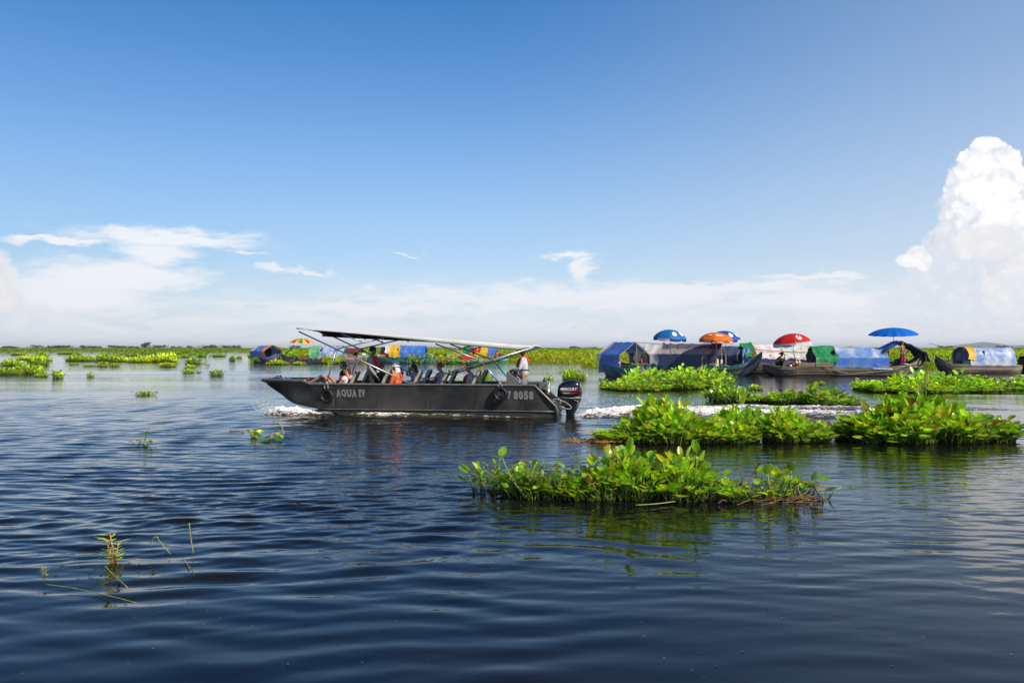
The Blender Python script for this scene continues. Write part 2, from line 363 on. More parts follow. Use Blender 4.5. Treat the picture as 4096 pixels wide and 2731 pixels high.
wo_ = link('water', wme, None, WATER); tag(wo_, 'dark rippled lake water reflecting the sky', None, None, 'structure')
def zat(x, y):
    return float(water_z(np.array([[float(x)]]), np.array([[float(y)]]), np.array([[y*0.005]]))[0, 0])
# ================================================================ materials in use
M = dict(
 hull=mat('charcoal_paint', (0.024, 0.025, 0.027), 0.42, 0, 0.35, 1.1, 0.004, 30, col2=(0.075, 0.072, 0.066)),
 rail=mat('worn_grey_rail', (0.20, 0.195, 0.18), 0.4, 0.3, 0.3, 6),
 floor=mat('grey_deck', (0.10, 0.10, 0.10), 0.8),
 steel=mat('polished_tube', (0.42, 0.42, 0.44), 0.36, 0.8, 0.1, 8),
 canvas=mat('off_white_canvas', (0.72, 0.70, 0.64), 0.7, 0, 0.08, 2, 0.01, 4),
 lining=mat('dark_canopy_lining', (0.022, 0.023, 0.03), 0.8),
 letter=mat('studded_grey_letter', (0.36, 0.36, 0.35), 0.5, 0.3, 0.35, 25),
 pad=mat('beige_seat_side', (0.44, 0.39, 0.26), 0.65, 0, 0.2, 5),
 cushion=mat('charcoal_seat_cushion', (0.035, 0.035, 0.04), 0.6),
 rubber=mat('tyre_rubber', (0.009, 0.009, 0.010), 0.5, 0, 0.3, 12),
 rope=mat('pale_rope', (0.50, 0.46, 0.42), 0.9, 0, 0.3, 40),
 ropev=mat('violet_grey_rope', (0.22, 0.21, 0.30), 0.9, 0, 0.3, 40),
 console=mat('grey_console_panel', (0.13, 0.13, 0.125), 0.7, 0, 0.1, 30),
 engine=mat('gloss_black_cowling', (0.010, 0.012, 0.018), 0.18, 0, 0.2, 6),
 enginem=mat('matt_black_engine', (0.014, 0.016, 0.018), 0.42, 0, 0.2, 6),
 silver=mat('silver_print', (0.45, 0.46, 0.48), 0.35, 0.3, 0.05), white=mat('white_print', (0.82, 0.82, 0.82), 0.5, 0, 0.04),
 redp=mat('red_print', (0.62, 0.03, 0.03), 0.45, 0, 0.05), plas=mat('black_plastic', (0.015, 0.015, 0.017), 0.35),
 skin=mat('skin_tanned', (0.42, 0.22, 0.13), 0.55, 0, 0.1, 6), skinb=mat('skin_brown', (0.30, 0.15, 0.085), 0.55, 0, 0.1, 6),
 skinp=mat('skin_light', (0.52, 0.30, 0.20), 0.55, 0, 0.1, 6),
 eye=mat('eye_dark', (0.02, 0.015, 0.01), 0.2), hairb=mat('black_hair', (0.010, 0.009, 0.009), 0.5, 0, 0.3, 30),
 hairbr=mat('brown_hair', (0.060, 0.030, 0.015), 0.5, 0, 0.4, 30), hairg=mat('grey_hair', (0.16, 0.16, 0.17), 0.6, 0, 0.5, 30),
 redv=mat('red_life_vest', (0.78, 0.035, 0.02), 0.6, 0, 0.2, 8), greys=mat('light_grey_shirt', (0.55, 0.55, 0.57), 0.85, 0, 0.15, 5, 0.01, 8),
 khakis=mat('grey_khaki_shirt', (0.34, 0.32, 0.28), 0.85, 0, 0.15, 5, 0.01, 8), blackt=mat('black_trousers', (0.012, 0.012, 0.013), 0.8),
 greyt=mat('grey_trousers', (0.20, 0.19, 0.19), 0.85, 0, 0.2, 6, 0.01, 8), navy=mat('navy_tshirt', (0.012, 0.016, 0.04), 0.8),
 whites=mat('white_shirt', (0.70, 0.70, 0.74), 0.8, 0, 0.1, 6), orange=mat('orange_shirt', (0.75, 0.14, 0.03), 0.75, 0, 0.2, 6, 0.01, 8),
 lblue=mat('light_blue_shirt', (0.30, 0.42, 0.60), 0.8, 0, 0.15, 6, 0.01, 8), olive=mat('olive_cap', (0.17, 0.17, 0.11), 0.8),
 whiteh=mat('white_sun_hat', (0.66, 0.68, 0.70), 0.8), green_h=mat('grey_green_hat', (0.13, 0.15, 0.11), 0.8),
 capg=mat('dark_grey_cap', (0.06, 0.058, 0.06), 0.8), maroon=mat('maroon_trousers', (0.26, 0.012, 0.075), 0.75, 0, 0.35, 7, 0.015, 7),
 tan=mat('tan_shirt', (0.42, 0.25, 0.10), 0.8, 0, 0.3, 6), flesh=mat('lilac_shorts', (0.10, 0.06, 0.12), 0.8),
)
def text(s, size, m, parent, loc, rot, name='lettering', bold=0.0, ext=0.004, sx=1.0, shear=0.0, space=1.0, fit=None):
    c = bpy.data.curves.new(name, 'FONT'); c.body = s; c.size = size; c.extrude = ext; c.offset = bold; c.shear = shear
    c.space_character = space; c.resolution_u = 3; t = bpy.data.objects.new(name, c); COL.objects.link(t)
    dg = bpy.context.evaluated_depsgraph_get(); me = bpy.data.meshes.new_from_object(t.evaluated_get(dg))
    bpy.data.objects.remove(t); bpy.data.curves.remove(c); me.name = name; me.materials.clear()
    if fit:   # lettering drawn to a given width and height
        co = np.empty(len(me.vertices)*3, np.float32); me.vertices.foreach_get('co', co); co = co.reshape(-1, 3); mn = co.min(0); mx = co.max(0)
        co[:, 0] = (co[:, 0]-mn[0])/(mx[0]-mn[0])*fit[0]; co[:, 1] = (co[:, 1]-mn[1])/(mx[1]-mn[1])*fit[1]; me.vertices.foreach_set('co', co.ravel()); me.update()
    o = link(name, me, parent, m); o.location = loc; o.rotation_euler = rot; o.scale = (sx, 1, 1); return o
# ================================================================ TOUR BOAT
E1 = (math.cos(BT), -math.sin(BT)); E2 = (math.sin(BT), math.cos(BT))
def B(px, py, ly):
    """boat frame point: where the sight line of a photograph pixel meets the boat's lengthwise plane y = ly"""
    dx = (px-2048)/F; ox = BO[0]+ly*E2[0]; oy = BO[1]+ly*E2[1]
    lx = (dx*oy-ox)/(E1[0]-dx*E1[1]); D = oy+lx*E1[1]
    return Vector((lx, ly, CH-(py-HOR)/F*D))
boat = empty('tour_boat', (BO[0], BO[1], 0), -BT, 'long charcoal metal tour boat with white canopy speeding past and lettered AQUA IV', 'boat')
HB = 1.05
xt = B(1053, 1521, -0.3).x; x1 = B(1208, 1523, -0.95).x; x2 = B(1240, 1536, -1.0).x
zt = 1.02; zg = 0.925
KX = [B(1053, 1527, -.3), B(1074, 1548, -.4), B(1125, 1580, -.5), B(1149, 1601, -.55), B(1178, 1616, -.6), B(1250, 1630, -.7), B(1330, 1650, -.8)]
def hb(x):  # half beam at the gunwale
    t = min(1, max(0, (x-xt)/2.6)); return 0.34+(HB-0.34)*math.sin(t*math.pi/2)**0.8
def zgun(x):
    if x < x1: return zt
    if x < x2: return zt+(zg-zt)*(x-x1)/(x2-x1)
    return zg
def zlow(x):
    for a, b in zip(KX[:-1], KX[1:]):
        if x <= b.x: t = max(0, (x-a.x)/(b.x-a.x)); return a.z+(b.z-a.z)*t
    return -0.06
XS = [k.x for k in KX]+[x1, x2]+[xt+i*0.45 for i in range(1, 40) if xt+i*0.45 < -0.1]+[0.0]
XS = sorted(set(round(x, 3) for x in XS)); XE = B(2224, 1627, -0.98)
stn = []
for x in XS:
    h = hb(x); zl = zlow(x); c = h*(0.60+0.25*min(1, (x-xt)/2.5)); zgx = zgun(x)
    zc = min(zgx-0.02, max(zl+0.02, 0.17 if x > KX[4].x else zl+0.10*(zgx-zl)))
    stn.append((x, h, zgx, c, zc, zl))
def side(s):
    m = MB(); rings = []
    for x, h, zg_, c, zc, zl in stn:
        rings.append([(x, s*h, zg_), (x, s*(h*.98+c*.02), zg_-0.06), (x, s*(c+(h-c)*0.45), zc+(zg_-zc)*0.45), (x, s*c, zc), (x, s*c*0.965, zc-0.05 if zc-0.05 > zl else zl+0.01), (x, s*c*0.9, zl), (x, 0.0, zl-0.02),
                      (x, s*0.02, zl+0.02), (x, s*(c-.05), zl+0.05), (x, s*(c-.03), zc+.02), (x, s*(h-.035), zg_-.001)])
    xe = XE.x; ze = XE.z
    h = HB; c = stn[-1][3]
    f = (ze-0.17)/(zg-0.17)
    rings.append([(xe, s*(c+(h-c)*f), ze), (xe, s*(c+(h-c)*f*.9), ze-0.02), (xe, s*(c+(h-c)*f*.4), ze-.05), (xe, s*c, 0.17), (xe, s*c*.965, 0.12), (xe, s*c*.9, -.06), (xe, 0, -.08), (xe, s*.02, -.04), (xe, s*(c-.05), -.01), (xe, s*(c-.03), .19), (xe, s*(c+(h-c)*f-.035), ze-.001)])
    m.loft(rings); return m
for s in (-1, 1): side(s).build('hull_side', M['hull'], boat, False)
def railpts(s):
    p = [(x, s*(h+.005), z+.012) for x, h, z, *_ in stn]; xe = XE.x
    return p+[(xe-.02, s*(HB-.09), XE.z+.02), (xe+.01, s*(HB-.12), XE.z-.06), (xe+.01, s*(HB-.19), 0.05)]
for s in (-1, 1): MB().tube(railpts(s), 0.034, 8).build('gunwale_rail', M['rail'], boat, True)
for s in (-1, 1):
    MB().tube([(x, s*(c+.006), zc+.0) for x, h, z, c, zc, zl in stn if x > KX[5].x]+[(XE.x, s*(stn[-1][3]+.006), 0.17)], 0.016, 6).build('rub_strip', M['rail'], boat, True)
MB().tube([(xt-.01, -.33, zt-.0), (xt-.02, 0, zt), (xt-.01, .33, zt)], 0.045, 8).build('bow_rail', M['rail'], boat, True)
d = MB(); rr = [(x, h-.03, z-.03) for x, h, z, *_ in stn if x < x2+.1]
d.add([(x, -h, z) for x, h, z in rr]+[(x, h, z) for x, h, z in rr], [(i, i+1, len(rr)+i+1, len(rr)+i) for i in range(len(rr)-1)]); d.build('foredeck', M['floor'], boat, solid=.02)
xb = rr[-1][0]
MB().box((xb, 0, .62), (.04, 2*hb(xb)*.62, .6)).build('bulkhead', M['hull'], boat)
MB().box(((xb+.0)/2, 0, .10), (-xb, 1.72, .03)).build('deck', M['floor'], boat)
MB().box((.02, 0, .52), (.05, 1.66, .52)).build('engine_bulkhead', M['hull'], boat)
MB().box((XE.x-.03, 0, .14), (.05, 1.50, .40)).build('transom', M['hull'], boat)
MB().box((.33, 0, .19), (.6, 1.5, .03)).build('stern_well', M['hull'], boat)
a = B(2150, 1530, .85)
MB().box((.08, .74, .84), (.26, .42, .26)).build('battery_box', M['console'], boat, bevel=.02)
MB().lathe([(.0, .14), (.03, .13), (.035, .08), (.05, .05), (.055, 0)], 14, (.12, .7, .97)).build('pump_cap', M['plas'], boat, True)
MB().lathe([(.0, .16), (.04, .155), (.045, .1), (.045, 0)], 12, (.27, .35, .62)).build('fuel_filter', M['white'], boat, True)
b = MB(); b.tube([(.24, .5, .9), (.3, .4, .97), (.28, .3, .8), (.27, .35, .65)], .014, 6); b.build('fuel_hose', M['white'], boat, True)
for k, (w, dz) in enumerate(((.22, 0), (.1, -.05), (.0, .03), (.3, -.1))):
    MB().tube([(.1, w, .75+dz), (.35, w*.7, .63+dz), (.55, w*.5, .5+dz), (.72, w*.3, .55+dz), (.85, .05, .62)], .014, 6).build('control_cable', M['plas'], boat, True)
MB().tube([(.55, -.15, .42)]+[(.75+.28*math.cos(t), -.42, .36+.10*math.sin(t)-.12*math.cos(t)*.9) for t in np.linspace(3.3, -1.6, 16)]+[(.6, -.2, .3)], .012, 6).build('loop_of_cable', M['rope'], boat, True)
# registration and name plates, studded letters on the flared side
fl = math.atan((HB-stn[-1][3])/(zg-.17))
for sx_ in (-6.2, -4.7, -3.2, -1.7, -.35):
    MB().box((sx_, -(stn[-1][3]+(HB-stn[-1][3])*.5)-.003, .56), (.014, .006, .66), (-fl, 0, 0)).build('weld_seam', M['hull'], boat)
def plate(s, x, z, w_, h_):
    y = -(stn[-1][3]+(HB-stn[-1][3])*(z-.17)/(zg-.17))-.010
    text(s, .3, M['letter'], boat, (x, y, z), (math.pi/2+fl, 0, 0), 'letter', .018, .004, fit=(w_, h_))
def letters(st_, px0, py0, px1, size):
    pass
n1 = B(1345, 1588, -1.0); n2 = B(1464, 1588, -1.0); wch = {'A': .65, 'Q': .68, 'U': .65, 'I': .28, 'V': .6, ' ': .2, 'P': .60, '7': .55, '8': .6, '0': .6, '5': .6}
def run(st_, xa, xb_, z, size):
    tot = sum(wch[c] for c in st_); x = xa; k = (xb_-xa)/tot
    for c in st_:
        if c != ' ': plate(c, x, z, wch[c]*k*(.87 if c != 'I' else .8), size)
        x += wch[c]*k
run('AQUA IV', n1.x, n2.x, n1.z+.0, .245)
n3 = B(1988, 1597, -1.0); n4 = B(2136, 1597, -1.0); run('PP7 8058', n3.x, n4.x, n3.z, .255)
# bolts of the studded letters
bm = MB()
for (xa, xb_, z0) in ((n1.x, n2.x, n1.z), (n3.x, n4.x, n3.z)):
    for i in range(22):
        x = xa+(xb_-xa)*(i+.5)/26+random.uniform(-.01, .01); z = z0+random.choice((.03, .12, .2)); y = -(stn[-1][3]+(HB-stn[-1][3])*(z-.17)/(zg-.17))-.016
        bm.box((x, y, z), (.007, .006, .007))
tag(bm.build('studs', M['silver'], boat), kind='stuff')
MB().box((n1.x-.07, -(stn[-1][3]+.13), .56), (.012, .006, .6), (-fl, 0, 0)).build('weld_seam', M['rail'], boat)
# canopy
CN = HB+.12
c0 = B(1181, 1313, -CN); c1 = B(2133, 1386, -CN+.05)
ctop = lambda x: c0.z+(c1.z-c0.z)*(x-c0.x)/(c1.x-c0.x)
def cz(u, v):
    x = c0.x+(c1.x-c0.x)*u; w = 2*v-1; e = 1-w*w; tw = -.20*v*(1-min(1, max(0, u))**1.5)
    half = CN*(0.90+0.10*math.sin(math.pi*min(1, max(0, u))**.9))
    return (x+(.10*e if u > .5 else .25*e)*(1 if u < .5 else -1)*(abs(u-.5)*2)**6, w*half, ctop(x)+.035*e+.018*math.sin(u*math.pi)-0.012*math.sin(u*math.pi*5)**2*e+tw)
MB().grid(cz, 40, 12).build('canopy_top', M['canvas'], boat, True)
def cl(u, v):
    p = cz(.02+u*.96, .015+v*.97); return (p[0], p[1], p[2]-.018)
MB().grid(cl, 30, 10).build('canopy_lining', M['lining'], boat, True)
for s in (0, 1):
    def val(u, v, s=s):
        p = cz(u, s); h = (.035+.12*sstep(np.array(u), .08, .85)-.12*sstep(np.array(u), .93, 1.0)) if s == 0 else .02; return (p[0], p[1]+(.012 if s == 0 else -.012)*v*0, p[2]+.008-float(h)*v)
    MB().grid(val, 50, 2).build('canopy_edge', M['canvas'], boat, True, solid=.012)
for u_ in (0.0, 1.0):
    MB().tube([cz(u_, k/10) for k in range(11)], .024, 8).build('canopy_end_tube', M['rail'] if u_ == 0 else M['canvas'], boat, True)
for u_ in (.2, .4, .6, .8): MB().tube([(cz(u_, k/8)[0], cz(u_, k/8)[1]*.98, cz(u_, k/8)[2]-.035) for k in range(9)], .014, 6).build('canopy_bow', M['steel'], boat, True)
# tube frame, near and far side, and its brackets
YN = -HB+.0
for s in (-1, 1):
    yn = s*(HB+.0); Q = lambda px, py: (lambda v: (v.x, yn, v.z))(B(px, py, -HB))
    A0 = Q(1197, 1326); A1 = Q(1634, 1531); J1 = Q(1344, 1399); C1 = Q(1307, 1531)
    Dp = Q(1536, 1352); E0 = Q(1366, 1335); E1_ = Q(1446, 1367); F0 = Q(1741, 1375); J2 = Q(1922, 1442)
    G0 = Q(2128, 1391); G1 = Q(1660, 1531); H1 = Q(1999, 1533); I0 = Q(1829, 1400); I1 = Q(1902, 1377)
    A0 = (A0[0], A0[1]*1.04, A0[2])
    for pts, r in (((A0, A1), .024), ((J1, C1), .020), ((J1, (J1[0]+.15, J1[1], J1[2]+.05), Dp), .020), ((E0, E1_), .020), ((F0, J2), .022), ((G0, G1), .024), ((J2, H1), .021), ((I0, I1), .019)):
        MB().tube(pts, r, 8).build('frame_tube', M['steel'], boat, True)
    for p, sx in ((J1, .08), (J2, .09), (E1_, .05), (I0, .05)): MB().box(p, (sx, .055, .10)).build('joint_plate', M['silver'], boat, bevel=.015)
    MB().prism([(A1[0]-.06, A1[2]-.07), (A1[0]+.22, A1[2]-.07), (A1[0]+.2, A1[2]-.0), (A1[0]+.03, A1[2]+.04)], yn-.04, yn+.04).build('foot_bracket', M['rail'], boat)
    for p in (C1, H1): MB().lathe([(.05, -.05), (.05, .0), (.03, .05), (.0, .06)], 10, p).build('foot_bracket', M['rail'], boat, True)
# seats: two columns, backs seen edge-on
def seat(x, y, w=.36):
    t = .30
    p = MB(); prof = [(0, .74), (.10, .74), (.26, 1.10), (.36, 1.30), (.335, 1.335), (.28, 1.33), (.235, 1.26), (.13, 1.02), (-.02, .74)]
    sb = MB().prism([(x+a, z) for a, z in prof], y-w/2, y-w/2+.05); sb.build('seat_side', M['pad'], boat, bevel=.012)
    sb = MB().prism([(x+a, z) for a, z in prof], y+w/2-.05, y+w/2); sb.build('seat_side', M['pad'], boat, bevel=.012)
    MB().prism([(x+a+.012, z-.012) for a, z in prof], y-w/2+.052, y+w/2-.052).build('seat_back', M['cushion'], boat, bevel=.012)
    MB().box((x-.2, y, .70), (.50, w-.02, .10), (0, .05, 0)).build('seat_cushion', M['cushion'], boat, bevel=.03)
    for s in (-1, 1): MB().tube([(x+.225, y+s*(w/2-.012), 1.19), (x+.30, y+s*(w/2-.012), 1.345), (x+.345, y+s*(w/2-.012), 1.352)], .018, 6).build('grab_rail', M['steel'], boat, True)
    MB().box((x-.15, y, .47), (.09, .12, .40)).build('pedestal', M['hull'], boat)
seats = [(1382, -.62), (1508, -.62), (1635, -.62), (1744, -.62), (1870, -.62), (1997, -.55)]
SX = [B(px, 1537, -.9).x for px, _ in seats]
for i, x in enumerate(SX):
    if i < 5: seat(x, -.66)
    seat(x+.02, .42)
# console, wheel
k = [B(2025, 1545, -.45), B(2026, 1489, -.45), B(2033, 1487, -.45), B(2072, 1522, -.45), B(2074, 1545, -.45)]
MB().prism([(k[0].x, .3), (k[1].x, k[1].z), (k[2].x, k[2].z), (k[3].x, k[3].z), (k[4].x, .3)], -.45, .12).build('console', M['console'], boat, bevel=.012)
wc = B(2068, 1497, -.20)
th_ = [2*math.pi*i/22 for i in range(22)]; tl = R(42)
wheelp = [(wc.x+math.cos(t)*.155*math.cos(tl), -.20+math.sin(t)*.17, wc.z-math.cos(t)*.155*math.sin(tl)) for t in th_]
MB().tube(wheelp, .016, 8, True).build('steering_wheel', M['plas'], boat, True)
MB().tube([(wc.x, -.20, wc.z), (wc.x-.12, -.2, wc.z-.12)], .03, 8).build('steering_column', M['plas'], boat, True)
for i in (1, 8, 15): MB().tube([(wc.x, -.2, wc.z), wheelp[i]], .010, 6).build('wheel_spoke', M['plas'], boat, True)
MB().lathe([(.045, 0), (.05, .03), (.03, .06), (0, .07)], 10, (k[2].x+.05, -.2, k[2].z-.0)).build('compass', M['redp'], boat, True)
MB().box((k[3].x+.04, -.40, k[3].z-.02), (.06, .05, .12)).build('throttle_lever', M['silver'], boat, bevel=.01)
MB().tube([(k[0].x-.03, -.46, .95), (k[0].x-.02, -.46, 1.0), (k[0].x-.05, -.46, .8)], .02, 6).build('red_strap', M['redp'], boat)
# outboard engine
eng = empty('outboard_motor', (0, 0, 0), 0)
eng.parent = boat
def ering(pyv, pxa, pxb, w, n=20, sq=3.2):
    a = B(pxa, pyv, -.1); b_ = B(pxb, pyv, -.1); cx = (a.x+b_.x)/2; rx = (b_.x-a.x)/2; z = (a.z+b_.z)/2; r_ = []
    for i in range(n):
        t = 2*math.pi*i/n; ct, st_ = math.cos(t), math.sin(t)
        r_.append((cx+rx*abs(ct)**(2/sq)*math.copysign(1, ct), .02+w*abs(st_)**(2/sq)*math.copysign(1, st_), z))
    return r_
MB().loft([ering(*q) for q in ((1587, 2228, 2325, .19), (1575, 2228, 2327, .205), (1560, 2229, 2327, .205), (1548, 2231, 2325, .20), (1540, 2234, 2322, .195), (1533, 2243, 2318, .18), (1527, 2253, 2313, .16), (1522, 2265, 2306, .125), (1519.5, 2278, 2297, .07))]).build('outboard_cowling', M['engine'], boat, True)
MB().loft([ering(*q) for q in ((1668, 2266, 2290, .05), (1657, 2263, 2296, .06), (1645, 2262, 2303, .09), (1630, 2256, 2310, .12), (1612, 2250, 2318, .145), (1598, 2242, 2324, .175), (1588, 2230, 2325, .185))]).build('outboard_midsection', M['enginem'], boat, True)
bpy.data.objects.remove(eng)
MB().loft([ering(*q) for q in ((1700, 2268, 2288, .03), (1668, 2266, 2290, .05))]).build('outboard_leg', M['enginem'], boat, True)
MB().tube([B(2310, 1521, -.1)+Vector((0, .02, 0)), B(2319, 1532, -.1)+Vector((0, -.05, 0)), B(2322.5, 1546, -.1)+Vector((0, -.1, 0)), B(2325, 1566, -.1)+Vector((0, -.1, 0))], .014, 6).build('cowling_trim', M['rail'], boat, True)
MB().tube([B(2229, 1588, -.18), B(2280, 1592, -.19), B(2325, 1588, -.18)], .010, 6).build('cowling_seam', M['silver'], boat, True)
MB().tube([B(2294, 1596, -.17), B(2311, 1606, -.14), B(2311, 1612, -.14), B(2303, 1630, -.11)], .008, 6).build('casing_edge', M['silver'], boat, True)
e0 = B(2241, 1560, -.19); text('MERCURY', .155, M['white'], boat, (e0.x, -.206, e0.z), (math.pi/2, 0, 0), 'brand_lettering', .003, .004, shear=.35, fit=(.515, .075))
e1 = B(2243, 1565, -.19); text('FOURSTROKE', .045, M['silver'], boat, (e1.x, -.206, e1.z), (math.pi/2, 0, 0), 'model_lettering', .0, .003, shear=.35, fit=(.31, .024))
def stripe(pts, m, nm): MB().prism([(B(a_, b_, -.19).x, B(a_, b_, -.19).z) for a_, b_ in pts], -.210, -.180).build(nm, m, boat)
stripe([(2285, 1562.6), (2322, 1562.4), (2322, 1563.6), (2285, 1564)], M['redp'], 'red_stripe')
stripe([(2243, 1569), (2300, 1569.5), (2311, 1571.2), (2280, 1570.8)], M['redp'], 'red_stripe')
stripe([(2245, 1570.6), (2275, 1569.8), (2280, 1572), (2260, 1574)], M['silver'], 'silver_flash')
stripe([(2256, 1577), (2310, 1571.8), (2280, 1574), (2262, 1576)], M['silver'], 'silver_flash')
MB().tube([B(2322, 1606, -.1), B(2354, 1634, -.1)], .007, 6).build('steering_jet', M['silver'], boat, True)
MB().box((.82, 0, .45), (.22, .34, .35)).build('mounting_bracket', M['enginem'], boat, bevel=.02)
# tyres hung on the side, rope coil, bags
def tyre(px, py, label):
    c = B(px, py, -1.10); c.y = -(stn[-1][3]+(HB-stn[-1][3])*(c.z-.17)/(zg-.17))-.075
    w = boat_w(c); t = empty('fender_tyre', w, -BT, label, 'tyre', 'tyres hung on the tour boat')
    m = MB(); n = 40
    def prof(q): return (.165+.052*math.cos(q)*1.0, .058*math.sin(q))
    rings = []
    for i in range(n):
        a_ = 2*math.pi*i/n; kk = 1+(.02 if i % 2 else 0); ring = []
        for j in range(12):
            q = 2*math.pi*j/12; r_, y_ = prof(q); r_ = r_*(kk if abs(math.cos(q)) > .5 and math.cos(q) > 0 else 1)
            ring.append((r_*math.cos(a_), y_, r_*math.sin(a_)))
        rings.append(ring)
    nn = 12; vs = [v for r_ in rings for v in r_]; m.add(vs, [(i*nn+k_, i*nn+(k_+1) % nn, ((i+1) % n)*nn+(k_+1) % nn, ((i+1) % n)*nn+k_) for i in range(n) for k_ in range(nn)])
    m.build('rubber_ring', M['rubber'], t, True)
    m = MB()
    for i in range(40):
        a_ = 2*math.pi*i/40; m.box((.217*math.cos(a_), 0, .217*math.sin(a_)), (.014, .085, .016), (0, -a_, 0))
    tag(m.build('tread_blocks', M['rubber'], t), kind='stuff')
    for s in (-1, 1): MB().tube([(s*.045, -.01, .17), (s*.055, -.02, .26), (s*.04, .0, zg-c.z+.03), (s*.02, .10, zg-c.z+.05)], .011, 6).build('rope', M['rope'], t, True)
def boat_w(v): return Vector((BO[0]+v[0]*E1[0]+v[1]*E2[0], BO[1]+v[0]*E1[1]+v[1]*E2[1], v[2]))
tyre(1304, 1583, 'black tyre fender hanging near the bow of the tour boat, before the name')
tyre(2001, 1576, 'black tyre fender hanging over the registration number near the stern of the tour boat')
rp = []; v0 = B(1100, 1512, -.1)
for i in range(150):
    t = i/150; a_ = t*2*math.pi*7
    rp.append((v0.x+.05+t*.45+.13*math.cos(a_)*(1-.3*t), -.1+.16*math.sin(a_*.9), zt+.03+.10*(1-t)*(0.5+.5*math.sin(a_*1.3))+.03*math.sin(a_*3.1)))
ro = MB().tube(rp, .014, 6).build('rope_coil', M['ropev'], None, True); ro.location = (BO[0], BO[1], 0); ro.rotation_euler = (0, 0, -BT)
tag(ro, 'loose coil of violet grey rope lying on the bow deck of the tour boat', 'rope')
MB().box((x1-.55, .1, zt-.005), (.65, .5, .03)).build('deck_hatch', M['hull'], boat, bevel=.01)
MB().lathe([(.0, .07), (.03, .06), (.045, .03), (.03, 0)], 10, (x1-.15, -.1, zt)).build('cleat', M['rail'], boat, True)
# ================================================================ PEOPLE
def skinmesh(name, V, E, rad, m, parent, root=0, sub=1):
    me = bpy.data.meshes.new(name); me.from_pydata([tuple(v) for v in V], E, []); me.update()
    o = bpy.data.objects.new(name, me); COL.objects.link(o); md = o.modifiers.new('skin', 'SKIN'); md.use_smooth_shade = True
    lay = me.skin_vertices[0]
    for i, r in enumerate(rad):
        lay.data[i].radius = (r, r) if not isinstance(r, tuple) else r; lay.data[i].use_root = (i == root)
    sb = o.modifiers.new('sub', 'SUBSURF'); sb.levels = sub; sb.render_levels = sub
    dg = bpy.context.evaluated_depsgraph_get(); nm = bpy.data.meshes.new_from_object(o.evaluated_get(dg)); nm.name = name
    bpy.data.objects.remove(o); bpy.data.meshes.remove(me); nm.materials.clear(); nm.materials.append(m)
    for p in nm.polygons: p.use_smooth = True
    r = link(name, nm, parent); return r
def stand(): return dict(pel=(0, 0, .95), wai=(0, 0, 1.12), che=(0.01, 0, 1.32), nek=(0, 0, 1.48), hed=(.02, 0, 1.60), face=(1, 0, 0),
    shL=(0, .18, 1.42), elL=(-.02, .24, 1.14), wrL=(.05, .24, .90), shR=(0, -.18, 1.42), elR=(-.02, -.24, 1.14), wrR=(.05, -.24, .90),
    hpL=(0, .10, .90), knL=(.02, .11, .50), anL=(-.02, .12, .09), hpR=(0, -.10, .90), knR=(.02, -.11, .50), anR=(-.02, -.12, .09), toe=(.18, 0, -.05))
def sit():   # pelvis on a seat at z = .45 above the foot level
    return dict(pel=(0, 0, .55), wai=(-.03, 0, .72), che=(-.07, 0, .92), nek=(-.06, 0, 1.08), hed=(-.02, 0, 1.20), face=(1, 0, 0),
    shL=(-.07, .18, 1.02), elL=(-.0, .24, .76), wrL=(.20, .17, .66), shR=(-.07, -.18, 1.02), elR=(0, -.24, .76), wrR=(.20, -.17, .66),
    hpL=(.02, .10, .53), knL=(.42, .12, .54), anL=(.42, .12, .10), hpR=(.02, -.10, .53), knR=(.42, -.12, .54), anR=(.42, -.12, .10), toe=(.16, 0, -.05))
